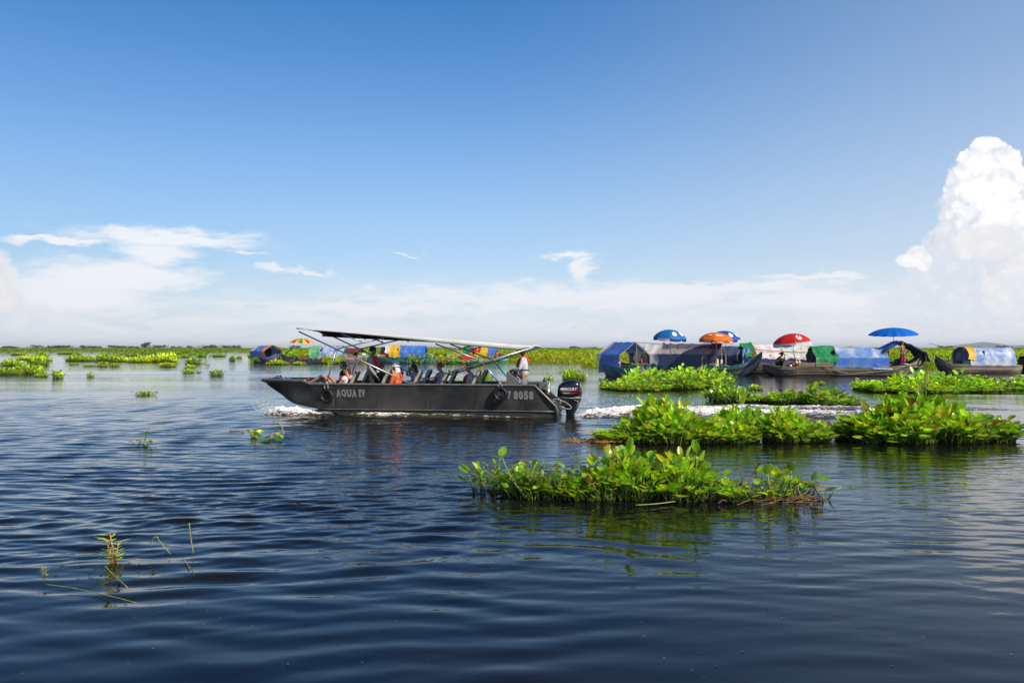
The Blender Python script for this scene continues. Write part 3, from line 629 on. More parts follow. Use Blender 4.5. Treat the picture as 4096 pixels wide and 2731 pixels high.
def person(label, loc, rz, J, skin='skin', shirt=None, sleeves=1.0, trousers=None, hair=None, hairlen=0, hat=None, vest=None, group=None, sc=1.0, legs=1.0, shoes=None, curl=(0, 0, -1), buxom=0):
    P = {k: Vector(v) for k, v in J.items()}; f = P['face'].normalized(); up = Vector((0, 0, 1)); l = up.cross(f).normalized()
    t = empty('person', loc, rz, label, 'person', group); t.scale = (sc, sc, sc)
    V, E, Rr = [], [], []
    ct = .76 if shirt else 1.0; ca = (.80 if sleeves > .6 else 1.0) if shirt else 1.0; cl_ = .76 if trousers else 1.0; ck = .8 if trousers and legs > .5 else 1.0
    def av(v, r, to=None):
        V.append(Vector(v)); Rr.append(r)
        if to is not None: E.append((to, len(V)-1))
        return len(V)-1
    pe = av(P['pel'], .112*cl_); wa = av(P['wai'], .112*ct, pe); ch = av(P['che'], .128*ct, wa); nb = av(P['nek']-up*.03, .065, ch); nk = av((P['nek']+P['hed'])/2, .052, nb)
    h = P['hed']; h0 = av(h-up*.045+f*.02, .072, nk); h1 = av(h+up*.03, .092, h0); h2 = av(h+up*.085-f*.01, .072, h1)
    av(h+f*.105-up*.01, .014, h1)                                     # nose
    for s in (-1, 1): av(h+l*s*.095+up*.0-f*.005, .016, h1)           # ears
    for sd, s in (('L', 1), ('R', -1)):
        sh, el_, wr = P['sh'+sd], P['el'+sd], P['wr'+sd]
        a = av(sh, .058*ct, ch); b = av((sh+el_)/2, .046*(ca if shirt else 1), a); c = av(el_, .038*ca, b); d_ = av((el_+wr)/2, .035*ca, c); e = av(wr, .025, d_)
        fd = (wr-el_).normalized(); side_ = fd.cross(Vector(curl)); side_ = side_.normalized() if side_.length > .05 else l
        palm = av(wr+fd*.05, .030, e); cu = Vector(curl).normalized()*.02
        for q, ln in ((-.027, .060), (-.009, .070), (.009, .066), (.027, .050)):
            k0 = av(wr+fd*.085+side_*q, .0095, palm); k1 = av(wr+fd*(.085+ln*.5)+side_*q+cu*.5, .0085, k0); av(wr+fd*(.085+ln*.85)+side_*q+cu*1.6, .0075, k1)
        tb = av(wr+fd*.045+side_*.042*s, .010, palm); av(wr+fd*.085+side_*.055*s+cu*.6, .0085, tb)
        hp, kn, an = P['hp'+sd], P['kn'+sd], P['an'+sd]
        a = av(hp, .080*cl_, pe); b = av((hp+kn)/2, .068*cl_, a); c = av(kn, .052*ck, b); d_ = av(kn*.6+an*.4, .050*ck, c); e = av(an, .034, d_)
        tv = P.get('toe'+sd, P['toe']); hl = av(an-up*.03-tv.normalized()*.03, .032, e); x_ = av(an+tv*.6, .034, e); av(an+tv, .026, x_)
    skinmesh('body', V, E, Rr, M[skin], t)
    for s in (-1, 1): MB().lathe([(.0, -.011), (.009, -.007), (.012, 0), (.009, .007), (0, .011)], 8, h+f*.083+l*s*.034+up*.022).build('eye', M['eye'], t, True)
    def sub_skin(name, pts, rads, edges, m): return skinmesh(name, pts, edges, rads, m, t)
    if shirt:
        pts = [P['pel']-up*.04, P['wai'], P['che'], P['nek']-up*.05]; rd = [.158, .146, .158, .080]; ed = [(0, 1), (1, 2), (2, 3)]
        for sd in 'LR':
            b0 = len(pts); sh, el_, wr = P['sh'+sd], P['el'+sd], P['wr'+sd]; pts.append(sh); rd.append(.078); ed.append((2, b0))
            pts.append((sh+el_)/2); rd.append(.066); ed.append((b0, b0+1))
            if sleeves > .6:
                pts += [el_, (el_+wr)/2, wr*.95+el_*.05]; rd += [.056, .050, .044]; ed += [(b0+1, b0+2), (b0+2, b0+3), (b0+3, b0+4)]
        sub_skin('shirt', pts, rd, ed, M[shirt])
    if trousers:
        pts = [P['pel']+up*.05, P['pel']-up*.01]; rd = [.132, .142]; ed = [(0, 1)]
        for sd in 'LR':
            b0 = len(pts); hp, kn, an = P['hp'+sd], P['kn'+sd], P['an'+sd]; pts += [hp, (hp+kn)/2]; rd += [.112, .100]; ed += [(1, b0), (b0, b0+1)]
            if legs > .5: pts += [kn, kn*.4+an*.6, kn*.08+an*.92]; rd += [.076, .066, .060]; ed += [(b0+1, b0+2), (b0+2, b0+3), (b0+3, b0+4)]
        sub_skin('trousers', pts, rd, ed, M[trousers])
    if vest:
        c = P['che']; n_ = P['nek']; w_ = P['wai']; tf = (c-w_).normalized().cross(l)*-1
        tf = l.cross((c-w_).normalized())*1.0
        if tf.dot(f) < 0 and abs(tf.dot(f)) > .2 and False: tf = -tf
        for s in (-1, 1):
            pts = [n_-tf*.07+l*s*.03-up*.02, n_+l*s*.08-tf*.02-up*.02, n_+l*s*.09+tf*.08-up*.07, c+l*s*.09+tf*.165, (c+w_)/2+l*s*.085+tf*.165, w_+l*s*.075+tf*.15]
            sub_skin('vest_lobe', pts, [.030, .036, .042, .046, .048, .042], [(i, i+1) for i in range(5)], M[vest])
        pts = [n_-tf*.10-up*.02, c-tf*.165]
        sub_skin('vest_back', [n_-tf*.075-up*.03, c-tf*.125+up*.06, c-tf*.13-up*.02], [.03, .035, .022], [(0, 1), (1, 2)], M[vest])
        MB().lathe([(.150, -.015), (.154, 0), (.150, .015)], 20, w_).build('vest_belt', M['plas'], t, True)
    if hair:
        m = MB(); hc = h+up*.040-f*.008; n = 16; rings = []
        for i in range(8):
            a = i/7*math.pi*.60; r_ = .099*math.sin(a)
            ring = []
            for k in range(n):
                c_ = math.cos(2*math.pi*k/n); fr = max(0, c_); z = .104*math.cos(a)+(.055*fr*(i/7)**3)
                rr = r_*(1-.10*fr*(i/7)**2)
                ring.append(tuple(hc+f*rr*c_*1.04+l*rr*math.sin(2*math.pi*k/n)*.92+up*z))
            rings.append(ring)
        m.loft(rings, False)
        m.build('hair', M[hair], t, True, solid=.010)
        if hairlen: skinmesh('hair_length', [h-f*.06+up*.02, h-f*.085-up*.08, h-f*.085-up*(.08+hairlen)], [(0, 1), (1, 2)], [.075, .065, .035], M[hair], t)
    if hat:
        kind, hm = hat; hc = h+up*.07-f*.005
        Mx = Matrix.Identity(4)
        q = f.to_track_quat('X', 'Z').to_euler()
        if kind == 'cap':
            MB().lathe([(.0, .085), (.05, .078), (.09, .045), (.108, 0), (.108, -.025)], 18, hc).build('cap_crown', M[hm], t, True)
            MB().grid(lambda u, v: tuple(hc+f*(.09+.095*v*(1-(2*u-1)**2*.35))+l*(2*u-1)*.075-up*(.015+.02*v)), 8, 3).build('cap_peak', M[hm], t, True, solid=.008)
        elif kind == 'flat':
            MB().lathe([(.0, .065), (.10, .06), (.118, .03), (.112, -.03)], 18, hc).build('cap_crown', M[hm], t, True)
            MB().grid(lambda u, v: tuple(hc+f*(.09+.10*v*(1-(2*u-1)**2*.35))+l*(2*u-1)*.08-up*(.01+.01*v)), 8, 3).build('cap_peak', M[hm], t, True, solid=.008)
            MB().lathe([(.112, -.028), (.114, -.05), (.108, -.055)], 18, hc-f*.01).build('cap_band', M['greys'], t, True)
        elif kind in ('brim', 'bucket'):
            br = .19 if kind == 'brim' else .15
            MB().lathe([(.0, .095), (.07, .088), (.10, .05), (.108, -.005), (br*.85, -.018), (br, -.045)], 20, hc).build('sun_hat', M[hm], t, True, solid=.006)
            MB().lathe([(.110, .0), (.111, .02), (.109, .022)], 20, hc).build('hat_band', M['plas'], t, True)
            if kind == 'bucket':
                MB().grid(lambda u, v: tuple(h-f*(.10+.03*v)+l*(2*u-1)*.13+f*(2*u-1)**2*.06+up*(.05-.20*v)), 8, 4).build('neck_flap', M[hm], t, True, solid=.006)
    if shoes:
        for sd in 'LR':
            an = P['an'+sd]; tv = P.get('toe'+sd, P['toe']); skinmesh('sandal', [an-up*.06-tv*.1, an+tv*.6-up*.028, an+tv*1.05-up*.028], [(0, 1), (1, 2)], [.03, .036, .028], M[shoes], t)
    return t
def onboat(px, py_head, ly, J, facing, **kw):
    """stand a figure in the boat frame so its head lies on that sight line; facing in degrees in boat frame"""
    FZ = .12
    top = B(px, py_head, ly); label = kw.pop('label')
    Ht = J['hed'][2]+.155
    a = R(facing); hx = J['hed'][0]*math.cos(a)-J['hed'][1]*math.sin(a); hy = J['hed'][0]*math.sin(a)+J['hed'][1]*math.cos(a)
    base = kw.pop('base', FZ); sc = kw.pop('sc', (top.z-base)/Ht); sc = min(1.16, max(.9, sc))
    return person(label, boat_w((top.x-hx*sc, ly-hy*sc, base)), a-BT, J, sc=sc, group='people aboard the tour boat', **kw)
# the seated passengers face the bow (boat -x)
j = sit(); j.update(wrR=(.24, -.30, .78), elR=(-.02, -.30, .76))
onboat(1372, 1442, .45, sit(), 180, label='grey haired person in a navy T-shirt seated behind the reclining woman at the bow', skin='skinp', shirt='navy', sleeves=.5, trousers='greyt', hair='hairg', hairlen=.10)
j = sit(); j.update(pel=(0, 0, .52), wai=(-.08, 0, .66), che=(-.17, 0, .80), nek=(-.19, .0, .95), hed=(-.15, 0, 1.06), face=(.8, .45, -.2), shL=(-.18, .16, .90), shR=(-.18, -.17, .88), elR=(.02, -.26, .66), wrR=(.30, -.20, .66),
    elL=(-.0, .24, .66), wrL=(.25, .14, .66), hpL=(.03, .10, .52), hpR=(.03, -.10, .52), knR=(.42, -.12, .93), anR=(.62, -.12, .66), knL=(.50, .10, .93), anL=(.98, .12, .66), toeL=(.05, 0, .17), toeR=(.08, 0, .12))
onboat(1386, 1461, -.55, j, 180, base=.16, sc=1.1, label='reclining woman in a red life vest with bare legs drawn up near the bow', skin='skin', shirt='whites', sleeves=.5, trousers='flesh', legs=.4, hair='hairbr', hairlen=.06, vest='redv', shoes='plas')
j = stand(); j.update(hed=(.03, 0, 1.60), elL=(-.04, .23, 1.16), wrL=(.10, .22, .93), elR=(.0, -.24, 1.16), wrR=(.16, -.16, .93))
onboat(1492, 1384, -.25, j, 4, label='standing guide with black hair, grey shirt and red life vest looking towards the stern', skin='skinb', shirt='khakis', trousers='blackt', hair='hairb', vest='redv', shoes='plas')
onboat(1522, 1450, .15, sit(), 170, label='passenger in a grey green hat seated close behind the standing guide', skin='skinp', shirt='navy', trousers='blackt', hair='hairg', hat=('cap', 'green_h'))
onboat(1584, 1447, -.55, sit(), 165, label='passenger in an orange shirt and a white sun hat with neck flap', skin='skinp', shirt='orange', trousers='blackt', hair='hairg', hat=('bucket', 'whiteh'), vest='redv')
j = sit(); j.update(elR=(.16, -.20, 1.04), wrR=(.10, -.06, 1.17), elL=(.16, .20, 1.02), wrL=(.12, .07, 1.17))
onboat(1655, 1455, .45, j, 180, label='woman with long dark hair in a light blue top raising her hands to her face', skin='skinp', shirt='lblue', sleeves=.5, trousers='greyt', hair='hairbr', hairlen=.22)
onboat(1760, 1449, .40, sit(), 190, label='man in an olive cap and light blue shirt seated amidships', skin='skinp', shirt='lblue', trousers='greyt', hair='hairg', hat=('cap', 'olive'), vest='redv')
onboat(1876, 1456, .40, sit(), 185, label='grey haired passenger in a white shirt and dark visor seated nearest the helm', skin='skinp', shirt='greys', trousers='greyt', hair='hairg', hat=('cap', 'greyt'), vest='redv')
j = stand(); j.update(elR=(.05, -.25, 1.16), wrR=(.24, -.17, 1.11), elL=(.08, .23, 1.15), wrL=(.27, .12, 1.13), che=(-.02, 0, 1.32), nek=(-.01, 0, 1.48))
onboat(2092, 1386, -.20, j, 180, label='helmsman in a light grey shirt, dark cap and red life vest standing at the wheel', skin='skinb', shirt='greys', trousers='greyt', hair='hairb', hat=('flat', 'capg'), vest='redv', shoes='plas')
# ================================================================ FOAM OF THE WAKE
def foam_mat():
    m = bpy.data.materials.new('wake_foam'); m.use_nodes = True; q = NG(m.node_tree); m.node_tree.nodes.clear()
    p = q.n('ShaderNodeBsdfPrincipled'); o = q.n('ShaderNodeOutputMaterial')
    pos = q.n('ShaderNodeNewGeometry').outputs['Position']; a = q.n('ShaderNodeAttribute', attribute_name='col').outputs['Color']
    sp = q.n('ShaderNodeSeparateXYZ'); q.L.new(a, sp.inputs[0])
    n = q.noise(q.vm('MULTIPLY', pos, (.7, 1.5, 1.6)), 9.0, 6, 0.68, 0.8); n2 = q.noise(q.vm('MULTIPLY', pos, (.6, 1.4, 1)), 2.4, 4)
    f = q.ss(q.m('ADD', q.m('MULTIPLY', n, 1.0), q.m('ADD', q.m('MULTIPLY', n2, 0.35), q.m('MULTIPLY', sp.outputs[0], 0.62))), 0.92, 1.12)
    c = q.mix(f, (0.05, 0.038, 0.02), q.mix(q.ss(n2, .4, .65), (0.95, 0.94, 0.93), (0.88, 0.83, 0.74)))
    q.put(p.inputs['Base Color'], c); q.put(p.inputs['Roughness'], q.ss(f, 0, 1, 0.06, 0.75)); p.inputs['IOR'].default_value = 1.33
    b = q.n('ShaderNodeBump'); b.inputs['Strength'].default_value = 0.9; b.inputs['Distance'].default_value = 0.022; q.put(b.inputs['Height'], n); q.L.new(b.outputs[0], p.inputs['Normal'])
    q.L.new(p.outputs[0], o.inputs[0]); return m
FOAM = foam_mat()
def foam(name, label, cat, path, width, height, nu, nv, dens, rough=.5, seed=0):
    """a band of churned water along a path in the boat frame; its edges sink under the water sheet"""
    path = np.array(path, float); s = np.linspace(0, 1, nu); t = np.linspace(0, len(path)-1, nu)
    P_ = np.stack([np.interp(t, range(len(path)), path[:, k]) for k in range(2)], -1)
    w_ = np.interp(t, range(len(path)), width); h_ = np.interp(t, range(len(path)), height); d_ = np.interp(t, range(len(path)), dens)
    T_ = np.gradient(P_, axis=0); T_ /= np.linalg.norm(T_, axis=1)[:, None]; N_ = np.stack([-T_[:, 1], T_[:, 0]], -1)
    v = np.linspace(-1, 1, nv); Q_ = P_[:, None]+N_[:, None]*(v[None, :, None]*w_[:, None, None]/2)
    wx = BO[0]+Q_[..., 0]*E1[0]+Q_[..., 1]*E2[0]; wy = BO[1]+Q_[..., 0]*E1[1]+Q_[..., 1]*E2[1]
    prof = (1-v**2)[None]*np.ones_like(wx); n1_ = fbm(wx*1.6+seed, wy*1.9, 3); n2_ = fbm(wx*5+seed, wy*7, 4); n3_ = vn(wx*30, wy*30)
    ends = np.minimum(1, np.minimum(s/.06, (1-s)/.10))[:, None]
    z = (h_[:, None]*prof**.7*(.45+1.0*n1_)+.13*np.sqrt(h_[:, None])*(n2_-.5)*prof+.30*np.sqrt(h_[:, None])*np.maximum(0, fbm(wx*9+seed, wy*10, 3)-.56)*prof+.010*(n3_-.5)*prof)*ends+water_z(wx, wy, wy*.005)+0.0-.03*(1-prof*ends)-.01
    I = np.arange(nu*nv).reshape(nu, nv); Fq = np.stack([I[:-1, :-1], I[1:, :-1], I[1:, 1:], I[:-1, 1:]], -1).reshape(-1, 4)
    dn = (d_[:, None]*(.4+.6*prof)+0*wx); C = np.repeat(dn.reshape(-1, 1), 3, 1)
    o = link(name, np_mesh(name, np.stack([wx, wy, z], -1).reshape(-1, 3), Fq, C, True), None, FOAM); return tag(o, label, cat, None, 'stuff')
foam('wake_foam', 'churned white and brown foam rolling back from the outboard motor', 'foam', [(1.0, .05), (2.2, .15), (3.4, .3), (5.0, .4), (7.5, .8), (10.5, 1.1), (14, 1.6)], [.8, 1.6, 2.0, 2.2, 2.2, 2.1, 1.6], [.12, .26, .30, .25, .18, .12, .05], 700, 130, [.95, .92, .85, .75, .62, .5, .2], .55, 3)
foam('wake_foam', 'second streak of foam curling off the far side of the wake', 'foam', [(2.0, 1.6), (4.5, 2.2), (8, 2.9), (12, 3.7), (16, 4.6)], [.5, 1.0, 1.2, 1.2, 1.0], [.06, .12, .14, .11, .05], 300, 40, [.55, .6, .6, .5, .2], .6, 9)
foam('wake_foam', 'low streak of foam on the near side of the wake behind the motor', 'foam', [(1.2, -.95), (3, -1.1), (6, -1.5), (9.5, -2.2)], [.3, .7, .8, .5], [.05, .10, .09, .03], 240, 30, [.45, .42, .3, .1], .6, 14)
foam('bow_wave', 'white bow wave breaking along the near side of the tour boat', 'foam', [(-8.45, -.75), (-8.15, -.85), (-7.75, -.95), (-7.2, -1.03), (-6.6, -1.08), (-5.9, -1.06)], [.2, .5, .55, .5, .4, .2], [.04, .20, .30, .20, .11, .04], 400, 80, [.8, .95, .95, .8, .65, .3], .55, 21)
foam('hull_foam', 'thin line of foam along the hull of the tour boat', 'foam', [(-6.0, -1.0), (-5.2, -1.08), (-4.0, -1.15), (-2.8, -1.05), (-1.4, -1.0), (.6, -.98)], [.1, .4, .42, .35, .25, .15], [.04, .09, .10, .08, .05, .03], 300, 30, [.3, .6, .6, .4, .45, .2], .6, 33)
dr = MB()
for (cx, cy, n_, sx, hz_) in ((-8.2, -1.05, 260, .22, .30), (2.6, .2, 320, 1.3, .52), (4.5, .4, 160, 1.5, .40)):
    for i in range(n_):
        x, y = random.gauss(cx, sx), random.gauss(cy, .25); z = random.random()**2*hz_+.12; r_ = random.uniform(.005, .016); p = boat_w((x, y, z))
        dr.add([p+Vector((r_, 0, 0)), p+Vector((-r_, 0, 0)), p+Vector((0, r_, 0)), p+Vector((0, -r_, 0)), p+Vector((0, 0, r_)), p+Vector((0, 0, -r_))], [(0, 2, 4), (2, 1, 4), (1, 3, 4), (3, 0, 4), (2, 0, 5), (1, 2, 5), (3, 1, 5), (0, 3, 5)])
tag(dr.build('spray', M['white']), 'fine white droplets thrown up at the bow and behind the motor', 'spray', None, 'stuff')
# ================================================================ PLANTS
def tri(fs):
    o = []
    for f in fs:
        for k in range(1, len(f)-1): o.append((f[0], f[k], f[k+1]))
    return o
def hyacinth_leaf(rg, lo=False, dead=False):
    """one leaf: bent stalk and cupped round blade, base at the origin, leaning along +x"""
    h = rg.uniform(.22, .55); lean = rg.uniform(.05, .5)*h; w = rg.uniform(.115, .175); V, C, Fc = [], [], []
    g_ = rg.uniform(0, 1); bc = np.array([.12, .27, .018])*(1-g_)+np.array([.36, .58, .035])*g_
    if rg.random() < .04: bc = np.array([.42, .44, .035])
    if dead: bc = np.array([.14, .075, .03])
    sc_ = np.array([.17, .24, .045])*rg.uniform(.7, 1.3); ns = 2 if lo else 4; k = 3 if lo else 4
    pts = [Vector((lean*(t**1.6), .04*math.sin(t*3)*rg.uniform(-1, 1)*h, h*t)) for t in np.linspace(0, 1, ns+1)]
    m = MB(); m.tube(pts, [.011-.005*i/ns for i in range(ns+1)], k); V += m.v; Fc += m.f; C += [sc_]*len(m.v)
    tl = rg.uniform(.05, 1.15); d = Vector((math.sin(tl), 0, math.cos(tl))); nrm = Vector((-math.cos(tl), 0, math.sin(tl))); tw = Matrix.Rotation(rg.uniform(-1.2, 1.2), 3, Vector((0, 0, 1)))
    nu, nv = (2, 2) if lo else (4, 4); b = len(V); cup = rg.uniform(.15, .5); curl = rg.uniform(-.15, .55)
    for j in range(nv+1):
        v = j/nv
        for i in range(nu+1):
            u_ = 2*i/nu-1; hw = w/2*math.sqrt(max(0, 1-(2*v*.94+.02-1)**2*.97))*(1.12-.25*v)
            if j == 0: hw *= .6
            p = pts[-1]+tw @ (d*(v*w*1.12-.012)+Vector((0, 1, 0))*(u_*hw)+nrm*(cup*u_*u_*hw-curl*w*v*v*.6)); V.append(tuple(p)); C.append(bc*(1.12 if i == nu//2 else 1.0))
    for j in range(nv):
        for i in range(nu): Fc.append((b+j*(nu+1)+i, b+j*(nu+1)+i+1, b+(j+1)*(nu+1)+i+1, b+(j+1)*(nu+1)+i))
    return np.array([tuple(v) for v in V]), np.array(tri(Fc)), np.array(C)
rg = np.random.default_rng(21)
HV = [hyacinth_leaf(rg) for _ in range(16)]+[hyacinth_leaf(rg, dead=True) for _ in range(2)]
LV = [hyacinth_leaf(rg, lo=True) for _ in range(14)]+[hyacinth_leaf(rg, lo=True, dead=True)]
def weed_sprig(rg):
    """upright stem with small pointed leaves"""
    V, C, Fc = [], [], []; h = rg.uniform(.25, .6); m = MB(); lx = rg.uniform(-.12, .12)
    m.tube([(0, 0, 0), (lx*.4, 0, h*.5), (lx, 0, h)], [.006, .005, .003], 3); V += m.v; Fc += m.f; C += [np.array([.16, .12, .05])]*len(m.v)
    for i in range(11):
        z = h*(.25+.75*i/10); a = i*2.4; L_ = rg.uniform(.05, .10); d = Vector((math.cos(a), math.sin(a), rg.uniform(.1, .9))).normalized(); s_ = d.cross(Vector((0, 0, 1))).normalized()*L_*.2; b = len(V); o = Vector((lx*z/h, 0, z))
        V += [tuple(o), tuple(o+d*L_*.5+s_), tuple(o+d*L_*.5-s_), tuple(o+d*L_)]; Fc += [(b, b+1, b+2), (b+1, b+3, b+2)]; C += [np.array([.11, .20, .025])*rg.uniform(.7, 1.5)]*4
    return np.array([tuple(v) for v in V]), np.array(tri(Fc)), np.array(C)
WV = [weed_sprig(rg) for _ in range(6)]
def merge(vs, idx, pos, yaw, sc, rg, tint=None, tilt=.15):
    """many copies of leaf shapes in one mesh"""
    VV, TT, CC = [], [], []; off = 0; n = len(pos); tx = rg.normal(0, tilt, n); ty = rg.normal(0, tilt, n); br = rg.uniform(.65, 1.35, n) if tint is None else tint
    for k in range(len(vs)):
        s = np.where(idx == k)[0]
        if not len(s): continue
        V0, T0, C0 = vs[k]; sc3 = np.asarray(sc)[s]; sc3 = sc3 if sc3.ndim == 2 else np.stack([sc3]*3, -1)
        v = V0[None]*sc3[:, None]; cy, sy = np.cos(yaw[s])[:, None], np.sin(yaw[s])[:, None]
        x = v[..., 0]+v[..., 2]*tx[s][:, None]; y = v[..., 1]+v[..., 2]*ty[s][:, None]
        w_ = np.stack([x*cy-y*sy, x*sy+y*cy, v[..., 2]], -1)+pos[s][:, None]
        VV.append(w_.reshape(-1, 3)); TT.append((T0[None]+(np.arange(len(s))*len(V0))[:, None, None]+off).reshape(-1, 3))
        b_ = br[s]; b_ = b_[:, None] if b_.ndim == 1 else b_
        CC.append((C0[None]*b_[:, None]).reshape(-1, 3)); off += len(s)*len(V0)
    return np.concatenate(VV), np.concatenate(TT), np.concatenate(CC)
def in_ell(rg, n, ells):
    ar = np.array([e[2]*e[3] for e in ells]); pk = rg.choice(len(ells), n, p=ar/ar.sum()); a = rg.random(n)*2*math.pi; r_ = np.sqrt(rg.random(n)); E = np.array(ells)[pk]
    return E[:, 0]+E[:, 2]*r_*np.cos(a), E[:, 1]+E[:, 3]*r_*np.sin(a), r_, E[:, 4]
_hm = {}
def hmesh(k):
    if k not in _hm: _hm[k] = np_mesh('leaf', *HV[k], True); _hm[k].materials.append(LEAF)
    return _hm[k]
DUCK = mat('rotting_root_mat', (0.030, 0.022, 0.012), 0.9, 0, .5, 4, .03, 12)
def root_sheet(t, ells, x0, y0, z=.012):
    m = MB()
    for e in ells:
        n = 26; c = Vector((e[0]-x0, e[1]-y0, z+.03)); vs = [c]
        for q in (.55, 1.0):
            for i in range(n):
                a = 2*math.pi*i/n; k = q*(.62+.30*vn(np.array(math.cos(a)*2+e[0]), np.array(math.sin(a)*2+e[1]))); vs.append((c.x+e[2]*k*math.cos(a), c.y+e[3]*k*math.sin(a), (.02 if q < 1 else -.03)+.02*random.random()))
        fs = [(0, 1+i, 1+(i+1) % n) for i in range(n)]+[(1+i, 1+n+i, 1+n+(i+1) % n, 1+(i+1) % n) for i in range(n)]; m.add(vs, fs)
    return m.build('root_mass', DUCK, t)
def mat_of_leaves(name, label, ells, n, nobj, hs, vs=None, weeds=0, seed=0, cat='water plant', group=None, lsc=1.0):
    """a floating mat: the nearest and highest leaves are objects, the rest one mass of the same leaves"""
    rg = np.random.default_rng(seed); x, y, r_, hh = in_ell(rg, n, ells); x0, y0 = x.mean(), y.min()
    t = empty(name, (x0, y0, 0), 0, label, cat, group)
    nz = fbm(x*1.2+seed, y*1.2, 2); s = lsc*(.55+.75*rg.random(n))*(.75+.5*nz); nz2 = fbm(x*2.6+seed*7, y*1.6, 2); zsc = hs*hh*(.42+.80*np.clip((nz-.25)*1.6, 0, 1))*(1-.45*r_**3)*rg.uniform(.5, 1.15, n)*np.where(rg.random(n) < .04, 1.3, 1)*(.65+.7*nz2)/.36; kp = (nz2 > .33) | (rg.random(n) < .25); x, y, r_, hh, nz, s, zsc = (q_[kp] for q_ in (x, y, r_, hh, nz, s, zsc)); n = len(x)
    idx = rg.integers(0, 16, n); dead = rg.random(n) < .03; idx[dead] = 16+rg.integers(0, 2, n)[dead]; yaw = rg.random(n)*6.283
    out = (y-y.min())/(np.ptp(y)+1e-6)
    yaw = np.where(rg.random(n) < .45, np.arctan2(y-np.array([y.mean()]), x-np.array([0])*0-x.mean())+rg.normal(0, .6, n), yaw)
    order = np.argsort(out-.55*(zsc/zsc.max())-.1*s); ob = order[:nobj]; rest = order[nobj:]
    for i in ob:
        o = bpy.data.objects.new('leaf', hmesh(int(idx[i]))); COL.objects.link(o); o.parent = t
        o.location = (x[i]-x0, y[i]-y0, 0); o.rotation_euler = (rg.normal(0, .14), rg.normal(0, .14), yaw[i]); o.scale = (s[i], s[i], max(.25, zsc[i]))
    if len(rest):
        pos = np.stack([x[rest]-x0, y[rest]-y0, 0*rest], -1); sc3 = np.stack([s[rest], s[rest], np.maximum(.25, zsc[rest])], -1)
        src = HV if vs is None else vs; ix = idx[rest] if vs is None else idx[rest] % len(vs)
        V_, T_, C_ = merge(src, ix, pos, yaw[rest], sc3, rg); tag(link('foliage', np_mesh('foliage', V_, T_, C_, True), t, LEAF), kind='stuff')
    if weeds:
        x, y, r_, hh = in_ell(rg, weeds, ells); pos = np.stack([x-x0, y-y0, 0*x], -1)
        V_, T_, C_ = merge(WV, rg.integers(0, 6, weeds), pos, rg.random(weeds)*6.28, rg.uniform(.5, 1.1, weeds)*hs/.45*hh*1.0, rg, None, .3); tag(link('weed_stems', np_mesh('weed_stems', V_, T_, C_), t, LEAF), kind='stuff')
    root_sheet(t, ells, x0, y0)
    return t
def E(px, py, rpx, dm, h=1.0):
    """ellipse on the water whose front edge stands at py, rpx half width in pixels, dm half depth in metres"""
    x, y = wp(px, py); return (x, y+dm, rpx/F*(y+dm), dm, h)
def spr(px, py, rpx, dm, h=1.0): return E(px, py, rpx, dm, h)
mat_of_leaves('hyacinth_mat', 'nearest floating mat of glossy water hyacinth, right of centre in the foreground', [E(2010, 1985, 120, .28, 1.15), E(2160, 2000, 150, .34, 1.35), E(2380, 2008, 200, .40, 1.2), E(2580, 2008, 180, .40, 1.05), E(2740, 2012, 120, .34, 1.08), E(2790, 2000, 80, .28, 1.12)], 2300, 300, .37, None, 260, 1, lsc=.88)
mat_of_leaves('hyacinth_mat', 'sparse end of the foreground mat with long bare stalks, rightmost in the foreground', [E(2930, 2012, 90, .22, .75), E(3010, 2015, 110, .25, .8), E(3100, 2000, 120, .22, 1.1), E(3230, 1995, 80, .10, .7)], 150, 150, .37, None, 90, 2, lsc=1.1)
mat_of_leaves('hyacinth_mat', 'tall dense hyacinth mat behind the foreground one, just right of the tour boat', [E(2470, 1770, 70, .4, .48), E(2600, 1778, 100, .7, .95), E(2700, 1780, 110, .8, 1.08), E(2840, 1778, 90, .6, .72), E(2960, 1776, 110, .7, .92)], 3900, 300, .44, None, 300, 3, lsc=1.0)
mat_of_leaves('hyacinth_mat', 'low middle hyacinth mat between two taller ones on the right', [E(3170, 1776, 85, .5, .68), E(3275, 1772, 75, .5, .58)], 900, 220, .44, None, 160, 4, lsc=.95)
mat_of_leaves('hyacinth_mat', 'tallest bushy hyacinth mat with big leaves at the right edge', [E(3500, 1775, 90, .7, .82), E(3660, 1780, 160, .9, .98), E(3870, 1778, 160, 1.0, 1.15), E(4010, 1770, 100, .7, .75)], 4000, 300, .50, None, 120, 5, lsc=1.3)
mat_of_leaves('hyacinth_mat', 'hyacinth mat in front of the wooden boats, beyond the wake on the left', [E(2960, 1612, 95, 1.2, 1.35), E(3080, 1612, 110, .9, .8), E(3190, 1618, 95, .9, 1.0), E(3340, 1624, 110, .8, 1.0), E(3420, 1624, 50, .6, .6)], 1700, 120, .38, LV, 300, 6, lsc=1.3)
mat_of_leaves('hyacinth_mat', 'broad hyacinth mat with leafy weeds below the blue gabled houseboat', [E(2480, 1560, 60, 1.3, .7), E(2580, 1566, 130, 2.2, .9), E(2720, 1560, 160, 4.0, 1.3), E(2870, 1555, 110, 4.0, 1.4)], 6200, 150, .40, LV, 5200, 7, lsc=1.5)
mat_of_leaves('hyacinth_mat', 'broad hyacinth mat in front of the houseboat with the yellow edged tarpaulin', [E(3620, 1574, 90, 1.6, .8), E(3760, 1578, 170, 3.2, .95), E(3940, 1572, 170, 3.4, 1.0), E(4110, 1568, 120, 3.4, 1.0)], 7800, 150, .38, LV, 500, 8, lsc=1.5)
